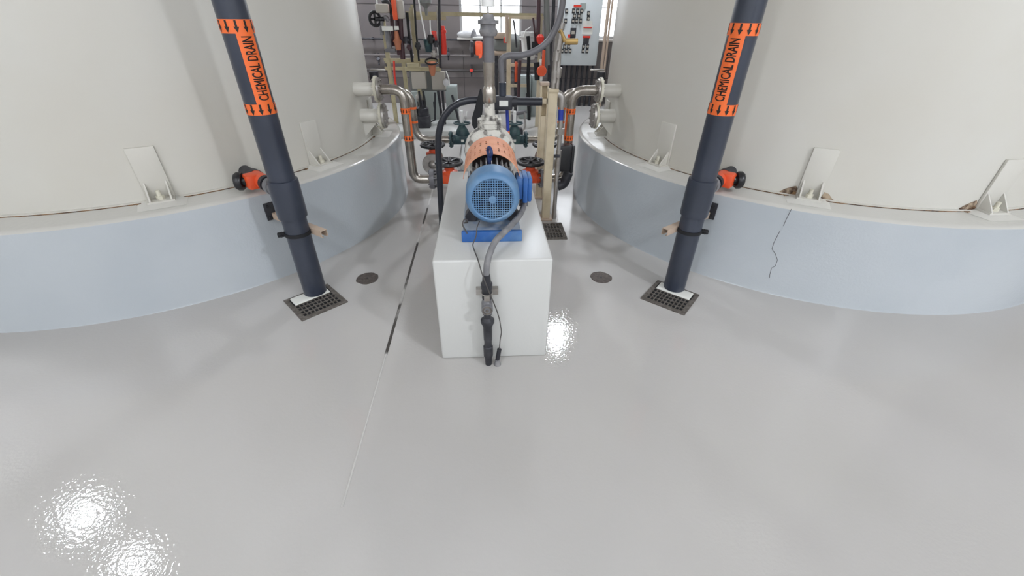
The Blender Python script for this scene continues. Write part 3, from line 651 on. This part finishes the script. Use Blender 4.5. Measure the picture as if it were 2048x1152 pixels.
for sx, side in ((-1, 'left'), (1, 'right')):
    outlet(sx, side)
    dia_valve(mx(-.375, sx), PY, .315, 1, 'orange valve with black hand wheel at the %s rear corner of the concrete block' % side)
    dia_valve(mx(-.61, sx), 5.0, .315, 1, 'orange valve with black hand wheel farther back on the %s, beside the outlet pipe' % side, face=True)
    # second outlet pipe farther back with a green valve
    xv, y2 = mx(-.865, sx), 5.45; xe = mx(-.44, sx); d = -sx; c = LC if sx < 0 else RC
    xs = c.x - sx*math.sqrt(RT**2-(y2-c.y)**2)
    t = thing('outlet_pipe', 'stainless outlet pipe from the %s tank leading back to a green valve' % side, 'pipe', (xv, y2, .42), 'stainless outlet pipes')
    part(B().tube([(xs, y2, 1.0), (xv, y2, 1.0), (xv, y2, .44), (xe, y2, .44)], .0445, 20, fil=.17, step=8), 'pipe', 'steel', t)
    part(B().ring((xv, y2, .80), (xv, y2, .825), .0462, .043, 24), 'label_band', 'orange', t); part(B().ring((xv, y2, .64), (xv, y2, .665), .0462, .043, 24), 'label_band', 'orange', t)
    gx, gz = mx(-.28, sx), .44
    t = thing('green_valve', 'dark green diaphragm valve with white stem, %s of the pump' % side, 'valve', (gx, y2, gz-.1), 'dark green diaphragm valves')
    b = B().cyl((gx-.13, y2, gz), (gx+.13, y2, gz), .06, n=20).box((gx, y2, gz+.01), (.19, .13, .11), bev=.02); bd = part(b, 'body', 'green', t)
    part(B().box((gx, y2-.068, gz), (.035, .004, .03)), 'nameplate', 'label', bd)
    b = B(); flange(b, (gx-.16, y2, gz), (1, 0, 0), .1, .025); flange(b, (gx+.135, y2, gz), (1, 0, 0), .1, .025); part(b, 'flanges', 'green', t)
    part(B().lathe((gx, y2, gz), (0, 0, 1), [(.06, .085), (.08, .085), (.13, .065), (.17, .04), (.2, .03)], 24), 'bonnet', 'green', t)
    b = B().tor((gx, y2, gz+.2), (0, 0, 1), .1, .009)
    for i in range(4): a = math.pi*i/2+.4; b.cyl((gx, y2, gz+.2), (gx+.1*math.cos(a), y2+.1*math.sin(a), gz+.2), .009, n=6)
    part(b, 'handwheel', 'green', t); part(B().cyl((gx, y2, gz+.19), (gx, y2, gz+.34), .02, n=12), 'stem', 'white', t, 'white stem cover')
    xp = mx(-.12, sx); one(B().cyl((gx - sx*.165, y2, gz), (mx(.0, sx) - 0*sx, y2, gz), .045, n=18), 'pipe_stub', 'galv', 'short pipe joining the %s green valve to the middle' % side, 'pipe')
t = thing('header_pipe', 'grey plastic header pipe joining the two orange valves behind the block', 'pipe', (.0475, PY, .1))
part(B().cyl((-.24, PY, .315), (.335, PY, .315), .045, n=20), 'pipe', 'pvc2', t); part(B().box((.0475, PY, .185), (.12, .1, .17)), 'stand', 'galv', t)
# concrete pads behind the block
for (x0, x1, y0, y1, h, lb) in ((-.33, .30, 5.3, 6.75, .16, 'low painted concrete pad under the green valves'),
                                (-1.75, -.42, 7.35, 8.3, .12, 'low painted concrete pad at the foot of the left rack'),
                                (-.42, .40, 3.75, 4.85, .10, 'low painted concrete pad directly behind the motor block')):
    one(B().box(((x0+x1)/2, (y0+y1)/2, h/2), (x1-x0, y1-y0, h), bev=.01), 'concrete_pad', 'pad', lb, 'concrete pad', 'low concrete pads')
# blue and orange marked tube right of pump
t = thing('marked_tube', 'thin upright tube with blue and orange wraps right of the pump', 'pipe', tuple(at(1018, 330, 4.0)))
mq = at(1018, 335, 4.0); mq.z = .1; part(B().cyl(mq, at(1014, 210, 4.0), .010, n=10), 'tube', 'galv', t)
part(B().cyl(at(1016, 262, 4.0), at(1014, 218, 4.0), .015, n=12), 'blue_wrap', 'bluelab', t); part(B().cyl(at(1016.5, 276, 4.0), at(1016, 262, 4.0), .0155, n=12), 'orange_wrap', 'orange', t)
# ------------------------------------------------------------------ far wall services
def hpipe(x0, x1, z, r, mt, lb, y=YF-.09):
    t = thing('wall_pipe', lb, 'pipe', (x0, y, z)); part(B().cyl((x0, y, z), (x1, y, z), r, n=12), 'pipe', mt, t); b = B()
    x = x0+.5
    while x < x1: b.box((x, y+.045, z), (.03, .09, .06)); x += 1.3
    part(b, 'clip', 'dark', t); return t
hpipe(-4.2, 1.3, 1.31, .018, 'dark', 'dark upper pipe running along the far wall under the window')
hpipe(-4.2, 1.5, 1.0, .022, 'wall', 'grey middle pipe running along the far wall')
hpipe(-4.2, 1.5, .70, .03, 'wjoint', 'grey lower pipe running along the far wall')
for (x, y, lb) in ((758, 122, 'small hose tap on the far wall beside the left tank'), (897, 112, 'small hose tap on the far wall behind the red cylinder'), (943, 145, 'small red handled hose tap on the far wall below the window')):
    p = at(x, y, YF-.12); t = thing('hose_tap', lb, 'tap', tuple(p), 'hose taps on the far wall')
    part(B().cyl(p+Vector((0, .06, .15)), p, .02, n=10).cyl(p, p+Vector((0, -.06, -.07)), .018, n=10), 'body', 'dark', t); part(B().cyl(p+Vector((0, -.03, .04)), p+Vector((0, -.045, .05)), .04, n=10), 'handle', 'red' if x == 943 else 'dark', t)
# control panel
p0, p1 = at(1112, 130, 10.35), at(1191, 128, 10.35)
t = thing('control_panel', 'large grey electrical control panel with rows of black switches on the far wall', 'control panel', ((p0.x+p1.x)/2, 10.4, p0.z))
pc = (p0.x+p1.x)/2; pw = p1.x-p0.x; pz0 = p0.z; PYf = 10.28
part(B().box((pc, 10.46, pz0+.63), (pw, .36, 1.26), bev=.01), 'cabinet', 'panel', t)
part(B().box((pc, PYf, pz0+.63), (pw-.03, .02, 1.22), bev=.004), 'door', 'panel', t)
def pf_(x, y): q = at(x, y, PYf-.012); return q
for (x, y) in ((1133, 22), (1147, 22), (1155, 22), (1163, 22), (1149, 32), (1157.5, 32), (1146, 42), (1153, 42), (1161, 42), (1131, 42),
               (1129, 93), (1137, 93), (1124, 102), (1132, 102), (1140, 102), (1167, 93), (1175, 93), (1166, 102), (1174, 102), (1177, 27), (1176.5, 37)):
    q = pf_(x, y); k = part(B().box(q, (.062, .02, .085), bev=.004), 'switch', 'dark', t)
    part(B().cyl(q+Vector((0, -.01, 0)), q+Vector((0, -.035, 0)), .022, n=12), 'knob', 'box', k)
for (x, y, w_, h_, mt, nm) in ((1175, 47, .2, .1, 'label', 'notice'), (1175, 60, .22, .16, 'label', 'notice'), (1175, 55, .18, .02, 'red', 'notice_heading'), (1173, 74, .16, .04, 'red', 'warning_plate'), (1172, 82, .12, .12, 'dark', 'meter'), (1146, 67, .12, .2, 'dark', 'display_unit'), (1146, 65, .07, .06, 'box', 'screen'), (1138, 72, .05, .06, 'red', 'stop_button'), (1155, 12, .16, .04, 'red', 'nameplate'), (1166, 12, .12, .1, 'cab', 'vent_plate'), (1177, 27, .03, .03, 'label', 'pilot_light')):
    part(B().box(pf_(x, y)+Vector((0, -.004 if nm not in ('screen', 'notice_heading', 'pilot_light') else -.02, 0)), (w_, .012, h_)), nm, mt, t)
for i in range(8):
    x = pc-.42+i*.12; one(B().tube([(x, 10.45, .001), (x, 10.45, pz0)], .028, 10), 'panel_conduit', 'dark', ['dark conduit below the control panel, %s of the row of eight' % s for s in ('leftmost', 'second from the left', 'third from the left', 'fourth from the left', 'fourth from the right', 'third from the right', 'second from the right', 'rightmost')][i], 'conduit', 'conduits under the control panel')
for i, x in enumerate((1205, 1211)):
    a_ = at(x-4, 190, 10.2); c_ = at(x+6, 0, 10.2); one(B().tube([(a_.x, 10.4, .001), (a_.x, 10.4, 4.5)], .022 if i else .035, 10), 'wall_conduit', 'tan', '%s of the two pinkish conduits before the right window' % ('thicker' if i == 0 else 'thinner'), 'conduit', 'conduits before the right window')
# ------------------------------------------------------------------ left rack of channels with its boxes and fittings
RY = 8.0
def rp(x, y, Y=RY): return at(x, y, Y)
t = thing('strut_rack', 'cream channel rack standing left of the far window behind the outlet pipes', 'rack', (rp(800, 250).x, RY, 0))
def post(x, y_top, Y, h0=0.0):
    q = rp(x, y_top, Y); zt = q.z if h0 == 0 else h0
    part(channel(B(), (q.x, Y, .001), (q.x, Y, zt), .06), 'post', 'strutg', t)
post(766, 40, RY, 1.72); post(824, 30, RY, 1.85); post(797, 40, 8.5, 1.8); post(826, 20, 8.5, 1.9)
for (xa, xb, y, Y, w_) in ((812, 892, 36, RY, .05), (812, 1086, 29, 8.5, .055), (768, 880, 120, RY, .04), (770, 882, 137, RY, .045), (770, 882, 124, 8.5, .04)):
    a_, c_ = rp(xa, y, Y), rp(xb, y, Y); a_.z = c_.z = (a_.z+c_.z)/2; part(channel(B(), a_, c_, w_), 'rail', 'strutg', t)
a_ = rp(845, 138, 7.93); part(B().box((rp(845, 138, 7.93).x, 7.93, a_.z), (rp(882, 0, 7.93).x-rp(808, 0, 7.93).x+.02, .03, .06), bev=.004), 'ledge', 'strutg', t)
a_ = rp(826, 131, 7.9); part(B().box(a_, (.2, .03, .06), bev=.004), 'ledge_block', 'strutg', t)
def pbox(name, mt, x0, y0, x1, y1, Y, dep, label, cat, lid=True, group=None, bev=.006):
    a_, c_ = rp(x0, y1, Y), rp(x1, y0, Y); cx, cz = (a_.x+c_.x)/2, (a_.z+c_.z)/2; w_, h_ = c_.x-a_.x, c_.z-a_.z
    t = thing(name, label, cat, (cx, Y+dep/2, a_.z), group)
    part(B().box((cx, Y+dep/2, cz), (w_, dep, h_), bev=bev), 'body', mt, t)
    if lid: part(B().box((cx, Y-.008, cz), (w_*.96, .016, h_*.96), bev=.003), 'lid', mt, t)
    return t
pbox('backing_plate', 'greyplate', 822, 143, 890, 182, 8.1, .02, 'grey backing plate behind the two square boxes on the left rack', 'plate', False)
pbox('junction_box', 'box', 825, 143, 850, 178, 7.95, .12, 'left grey square box under the rack ledge', 'junction box', group='square boxes on the left rack')
pbox('junction_box', 'box', 865, 143, 889, 180, 7.95, .12, 'right grey square box under the rack ledge', 'junction box', group='square boxes on the left rack')
def floorbox(name, mt, x0, y0, x1, Y, dep, label, cat):
    a_, c_ = rp(x0, y0, Y), rp(x1, y0, Y); cx = (a_.x+c_.x)/2; h_ = a_.z
    t = thing(name, label, cat, (cx, Y+dep/2, 0)); part(B().box((cx, Y+dep/2, h_/2), (c_.x-a_.x, dep, h_), bev=.008), 'body', mt, t)
    part(B().box((cx, Y-.008, h_/2+.03), ((c_.x-a_.x)*.9, .016, h_*.85), bev=.004), 'door', mt, t); part(B().box((c_.x-.08, Y-.025, h_*.55), (.02, .02, .1)), 'handle', 'dark', t)
floorbox('floor_cabinet', 'cab', 848, 180, 874, 8.75, .3, 'grey green cabinet standing below the square boxes', 'cabinet')
floorbox('floor_cabinet', 'cab', 890, 172, 913, 8.9, .3, 'grey cabinet with bright edge right of the square boxes', 'cabinet')
floorbox('floor_cabinet', 'cab', 822, 182, 842, 8.9, .3, 'grey cabinet behind the dark pump below the left rack', 'cabinet')
for i, (pts, r_, lb) in enumerate((([(876, 182), (881, 215), (884, 240), (890, 262)], .022, 'left dark conduit dropping from the right square box'), ([(885, 182), (887, 210), (889, 235), (892, 262)], .022, 'right dark conduit dropping from the right square box'), ([(904, 190), (910, 212), (922, 262)], .02, 'dark slanting conduit by the cabinet with the bright edge'), ([(870, 185), (870, 240), (862, 243)], .015, 'thin dark conduit down the grey green cabinet'))):
    one(B().tube([rp(x, y, 7.9) for x, y in pts], r_, 10), 'conduit', 'dark', lb, 'conduit')
# dark metering pump under the boxes
t = thing('metering_pump', 'dark metering pump with hoses under the left square box', 'pump', tuple(rp(845, 258, 7.7)))
c0 = rp(846, 225, 7.7)
part(B().box((c0.x, 7.7, .16), (.22, .25, .3), bev=.02), 'base', 'dark', t); part(B().lathe((c0.x, 7.7, .3), (0, 0, 1), [(0, .1), (.12, .1), (.16, .05), (.25, .04)], 16), 'motor', 'dark', t)
part(B().sph(rp(838, 195, 7.7), .06), 'dome', 'galv', t)
for pts in ([(838, 182), (840, 205), (843, 235)], [(846, 182), (850, 205), (850, 235)], [(828, 205), (835, 230), (840, 250)]): part(B().tube([rp(x, y, 7.65) for x, y in pts], .018, 8), 'hose', 'black', t)
part(B().tube([rp(835, 240, 7.6), rp(856, 247, 7.6)], .02, 8), 'cross_pipe', 'pvc3', t)
# hoses, valves and cylinders on the rack
HS = [([(781, -30), (783, 30), (786, 70), (787, 92)], .03, 'maroon', 'thick maroon hose nearest the left post of the rack'),
      ([(800, -10), (801, 40), (803, 80), (806, 118)], .04, 'maroon', 'thick maroon hose in the middle of the left rack'),
      ([(793, 30), (795, 70), (797, 110)], .022, 'maroon', 'slim maroon hose between the two thick ones on the rack'),
      ([(814, 25), (817, 60), (820, 90), (825, 124)], .022, 'blackm', 'black hose looping down beside the middle post of the rack'),
      ([(827, -20), (832, 60), (836, 100), (838, 122)], .016, 'blackm', 'thin black hose right of the middle rack post'),
      ([(836, -10), (842, 30), (848, 60), (853, 85)], .012, 'white', 'thin white tube slanting across the left rack'),
      ([(878, -30), (879, 40), (880, 100), (881, 136)], .022, 'dark', 'dark upright pipe at the right end of the left rack'),
      ([(752, -40), (754, 10), (758, 18)], .012, 'white', 'thin white tube above the black valve on the rack'),
      ([(788, 122), (789, 150), (792, 172)], .016, 'red', 'red tube below the middle rail of the left rack'),
      ([(860, 40), (861, 62), (866, 84), (875, 94), (876, 110)], .01, 'white', 'thin bent white tube beside the red cylinders'),
      ([(874, 12), (875, 40), (876, 82)], .012, 'galv', 'thin shiny tube left of the dark upright pipe'),
      ([(892, 142), (898, 158), (899, 172)], .01, 'white', 'thin white cable curling from the right square box')]
for pts, r_, mt, lb in HS: one(B().tube([rp(x, y, 7.85) for x, y in pts], r_, 10, fil=.05), 'hose' if 'hose' in lb else 'tube', mt, lb, 'hose' if 'hose' in lb else 'tube')
t = thing('rack_valve', 'orange fronted grey actuator at the top of the left rack', 'actuator', tuple(rp(790, 30, 7.75)))
c0 = rp(789, 19, 7.7); part(B().box(c0, (.07, .05, .27), bev=.01), 'cover', 'orangev', t, 'orange cover'); part(B().box(c0+Vector((.07, .06, 0)), (.13, .1, .24), bev=.02), 'body', 'box', t)
t = thing('rack_valve', 'pale grey fitting with black hand wheel at the top left of the rack', 'valve', tuple(rp(764, 30, 7.75)))
part(B().box(rp(765, 17, 7.75), (.2, .12, .12), bev=.02), 'body', 'box', t)
q = rp(750, 38, 7.75); b = B().tor(q, (.6, -.8, 0), .09, .022); b.cyl(q, q+Vector((.13, .04, 0)), .03, n=12); b.box(q, (.16, .03, .03)); b.box(q, (.03, .03, .16)); part(b, 'handwheel', 'black', t)
part(B().tube([rp(764, 70, 7.8), rp(763, 40, 7.8), rp(772, 33, 7.8), rp(777, 42, 7.8)], .03, 10, fil=.08), 'bend', 'pvc3', t)
one(B().tube([rp(765, 6, 7.8), rp(772, 2, 7.8), rp(779, 10, 7.8), rp(784, 30, 7.8)], .035, 12, fil=.1), 'hose', 'black', 'black hose arching over the pale fitting on the rack', 'hose')
t = thing('flow_meter', 'clear tube flow meter with white scale plates on the left rack', 'flow meter', tuple(rp(776, 98, 7.8)))
part(B().cyl(rp(774, 60, 7.8), rp(780, 100, 7.8), .045, n=14), 'tube', 'pvc3', t); part(B().box(rp(775, 57, 7.7), (.17, .02, .06)), 'scale_plate', 'label', t); part(B().box(rp(781, 101, 7.75), (.16, .08, .05), bev=.01), 'foot', 'pvc2', t)
one(B().box(rp(793, 56, 7.75), (.07, .015, .05)), 'label_plate', 'label', 'small white plate among the maroon hoses', 'plate')
t = thing('rack_valve', 'copper coloured pipe fitting in the middle of the left rack', 'valve', tuple(rp(797, 100, 7.75))); part(B().lathe(rp(797, 100, 7.75), (0, 0, 1), [(0, .04), (.08, .05), (.12, .07), (.16, .04), (.26, .03)], 14), 'body', 'copper', t)
# scattered dark fittings
n_f = 0
for (x, y, s_, mt, lb) in ((812, 80, .05, 'dark', 'dark lumpy fitting on the black looping hose'), (818, 95, .04, 'maroon', 'dark red fitting below the black hose loop'), (836, 92, .05, 'black', 'black fitting on the thin black hose'), (862, 78, .06, 'black', 'black valve left of the red box'), (872, 88, .045, 'dark', 'dark fitting between the red box and the dark pipe'), (868, 108, .05, 'galv', 'shiny bent fitting above the copper valve')):
    p = rp(x, y, 7.8); one(B().cyl(p-Vector((0, 0, s_)), p+Vector((0, 0, s_)), s_*.7, n=10).box(p, (s_*2, s_, s_*.8), bev=.008), 'pipe_fitting', mt, lb, 'fitting')
t = thing('regulator', 'red box shaped regulator behind the white bent tube', 'regulator', tuple(rp(868, 82, 7.9))); part(B().box(rp(868.5, 74, 7.9), (.09, .08, .17), bev=.02), 'body', 'red', t)
t = thing('filter_housing', 'tall red cylinder hanging right of the dark upright pipe', 'filter', tuple(rp(887, 110, 7.9)))
part(B().lathe(rp(888, 109, 7.9), (0, 0, 1), [(0, .04), (.02, .05), (.30, .052), (.31, .062), (.345, .062), (.35, .045), (.40, .04)], 20), 'body', 'red', t)
t = thing('green_can', 'dark green tapered can below the white slanting tube', 'can', tuple(rp(857, 105, 7.9))); part(B().lathe(rp(858, 104, 7.9), (0, 0, 1), [(0, .055), (.17, .075), (.18, .08), (.19, .03)], 18), 'body', 'green', t)
t = thing('hanging_filter', 'dark cone shaped filter hanging from the top of the rack', 'filter', tuple(rp(852, 30, 7.9))); part(B().lathe(rp(853, 31, 7.9), (0, 0, 1), [(0, .02), (.1, .03), (.16, .09), (.26, .1), (.28, .05), (.34, .04)], 18), 'body', 'greyplate', t)
t = thing('handwheel_valve', 'copper coloured valve with pale spokes on the ledge above the right square box', 'valve', tuple(rp(865, 150, 7.75)))
c0 = rp(864, 131, 7.75); part(B().lathe(c0-Vector((0, 0, .15)), (0, 0, 1), [(0, .03), (.06, .05), (.15, .06), (.17, .09), (.19, .09), (.21, .04)], 18), 'body', 'copper', t)
part(B().tor(c0+Vector((0, 0, .06)), (0, -.4, 1), .1, .014), 'handwheel', 'black', t)
one(B().sph(rp(892, 165, 7.85), .05, (1, .8, 1.2)), 'rag', 'bag', 'white crumpled rag at the side of the right square box', 'rag')
# ------------------------------------------------------------------ right rack under the window
RY2 = 8.3
t = thing('strut_rack', 'cream channel rack standing right of the pump discharge pipe before the far window', 'rack', (at(1020, 200, RY2).x, RY2, 0))
q = at(1018, 40, RY2); part(channel(B(), (q.x, RY2, .001), (q.x, RY2, 1.72), .07), 'post', 'strut', t)
q2 = at(1082, 40, RY2); part(channel(B(), (q2.x, RY2, .001), (q2.x, RY2, 1.72), .05), 'post', 'strut', t)
for (xa, xb, y) in ((1018, 1088, 35), (1020, 1056, 171), (1020, 1086, 130)):
    a_, c_ = at(xa, y, RY2), at(xb, y, RY2); a_.z = c_.z = (a_.z+c_.z)/2; part(channel(B(), a_, c_, .045), 'rail', 'strut', t)
HS = [([(1078, -30), (1077, 40), (1075, 85)], .035, 'maroon', 'thick maroon hose on the right rack'), ([(1066, 36), (1069, 60), (1071, 90)], .016, 'maroon', 'slim maroon hose on the right rack'),
      ([(1108, -20), (1106, 40), (1100, 110), (1098, 165)], .03, 'dark', 'dark upright pipe behind the shiny conduits'), ([(1056, 72), (1058, 100), (1056, 150), (1058, 240)], .03, 'blackm', 'black upright pipe in front of the white jug'),
      ([(1040, 120), (1038, 150), (1037, 195)], .03, 'maroon', 'dark pipe between the orange strip and the jug'), ([(1027, 40), (1031, 70), (1033, 95)], .014, 'dark', 'thin dark tube beside the right rack post'),
      ([(1046, 75), (1052, 60), (1062, 54)], .008, 'white', 'thin white handle loop above the white jug'), ([(1092, -20), (1094, 60), (1095, 130)], .05, 'greyplate', 'wide grey duct behind the orange disc valve'),
      ([(1014, 30), (1014, 60), (1013, 85)], .03, 'tan', 'tan fitting stack left of the right rack post')]
for pts, r_, mt, lb in HS: one(B().tube([at(x, y, 8.15) for x, y in pts], r_, 10), 'hose' if 'hose' in lb else 'pipe', mt, lb, 'hose' if 'hose' in lb else 'pipe')
c0 = at(1083, 142, 7.9); t = thing('disc_valve', 'orange disc shaped valve cover with orange lever on the right rack', 'valve', tuple(c0-Vector((0, 0, .15))))
part(B().lathe(c0, (0, -1, 0), [(0, .08), (.02, .085), (.035, .075), (.04, 0)], 28), 'cover', 'orangev', t); part(B().box(at(1087, 117, 7.9), (.05, .03, .25), bev=.008), 'lever', 'orangev', t); part(B().box(at(1082, 125, 7.93), (.05, .04, .1), bev=.01).box(at(1082, 157, 7.93), (.05, .04, .07), bev=.01), 'stem', 'label', t)
part(B().cyl(at(1073, 125, 7.95), at(1075, 160, 7.95), .05, n=12), 'black_side', 'blackm', t)
t = thing('plastic_jug', 'white plastic jug hanging under the right side of the window', 'jug', tuple(at(1056, 118, 8.4)))
q = at(1056, 108, 8.4); part(B().lathe(at(1057, 119, 8.4), (0, 0, 1), [(0, .09), (.02, .11), (.40, .15), (.42, .15)], 20), 'body', 'white', t); part(B().tor(at(1057, 74, 8.4), (0, 0, 1), .15, .01), 'rim', 'white', t)
one(B().box(at(1032, 144, 8.2), (.05, .03, .32), bev=.006), 'orange_strip', 'orangev', 'upright orange strip between the rack post and the dark pipe', 'strip')
one(B().lathe(at(1080, 88, 8.0), (0, 0, 1), [(0, .03), (.04, .06), (.1, .065), (.14, .03)], 16), 'red_gauge', 'red', 'round red gauge above the grey hose on the right rack', 'gauge')
one(B().box(at(1077, 92, 8.1), (.22, .1, .12), bev=.01), 'black_valve', 'blackm', 'black valve block under the red gauge', 'valve')
one(B().box(at(1011, 80, 8.25), (.07, .06, .09), bev=.015), 'red_valve', 'red', 'small red valve left of the right rack post', 'valve')
t = thing('drum', 'grey horizontal drum on a shelf under the far window', 'drum', tuple(at(1010, 100, 9.6)))
a_, c_ = at(985, 87, 9.6), at(1040, 87, 9.6); part(B().lathe(a_, (1, 0, 0), [(0, .0), (.02, .14), (.08, .17), ((c_-a_).x-.08, .17), ((c_-a_).x-.02, .14), ((c_-a_).x, 0)], 28), 'body', 'greyplate', t)
part(B().tube([at(985, 106, 9.5), at(1018, 106, 9.5)], .04, 12), 'cradle_pipe', 'tan', t)
b = B()
for x in (at(992, 0, 9.6).x, at(1034, 0, 9.6).x): b.box((x, 9.6, (a_.z-.14)/2), (.06, .2, a_.z-.14))
part(b, 'leg', 'dark', t)
one(B().box(at(1003, 71, 9.4), (.3, .15, .1), bev=.01), 'cardboard_box', 'tan', 'small tan box lying on top of the grey drum', 'box')
one(B().sph(at(933, 69, 10.72)+Vector((0, 0, .0)), .16, (1.3, .4, .5)), 'plastic_bag', 'bag', 'clear crumpled plastic bag on the left end of the window sill', 'bag')
one(B().lathe(at(948, 74, 10.68), (0, 0, 1), [(0, .07), (.02, .07), (.1, .05), (.15, .02), (.16, 0)], 14), 'small_bottle', 'pvc3', 'small dark cone on the window sill beside the bag', 'bottle')
b = B().box((at(965, 78, 10.6).x, 10.6, 1.36), (.42, .3, .02)); one(b, 'sill_tray', 'white', 'white tray on the sill of the far window', 'tray')
for (x0, x1, y0, Y, lb) in ((1040, 1062, 152, 9.0, 'grey cabinet below the white jug'), (1064, 1084, 152, 9.2, 'grey green cabinet behind the rear cream post')):
    floorbox('floor_cabinet', 'cab', x0, y0, x1, Y, .35, lb, 'cabinet')
t = thing('small_pump', 'small dark pump with pale fittings on the floor below the right rack', 'pump', tuple(at(1035, 240, 7.2)))
q = at(1034, 226, 7.2); part(B().box((q.x, 7.2, .1), (.2, .2, .2), bev=.02), 'base', 'dark', t); part(B().cyl((q.x-.05, 7.2, .2), (q.x-.05, 7.2, .42), .045, n=12).cyl((q.x-.05, 7.2, .42), (q.x+.16, 7.2, .46), .03, n=10), 'body', 'pvc2', t)
part(B().tube([(q.x+.12, 7.15, .45), (q.x+.14, 7.15, .2), (q.x+.02, 7.15, .15)], .016, 8, fil=.05), 'hose', 'galv', t)
# silhouettes beside the tanks at the rear
for sx, side, c in ((-1, 'left', at(748, 150, 5.2)), (1, 'right', at(1202, 150, 5.2))):
    t = thing('level_switch', 'small dark valve with pale lever behind the upper nozzle of the %s tank' % side, 'valve', tuple(c-Vector((0, 0, .1))))
    part(B().cyl(c-Vector((0, 0, .05)), c+Vector((0, 0, .03)), .05, n=14), 'body', 'dark', t); part(B().box(c+Vector((-sx*.05, 0, .05)), (.16, .03, .02), bev=.004), 'lever', 'galv', t)
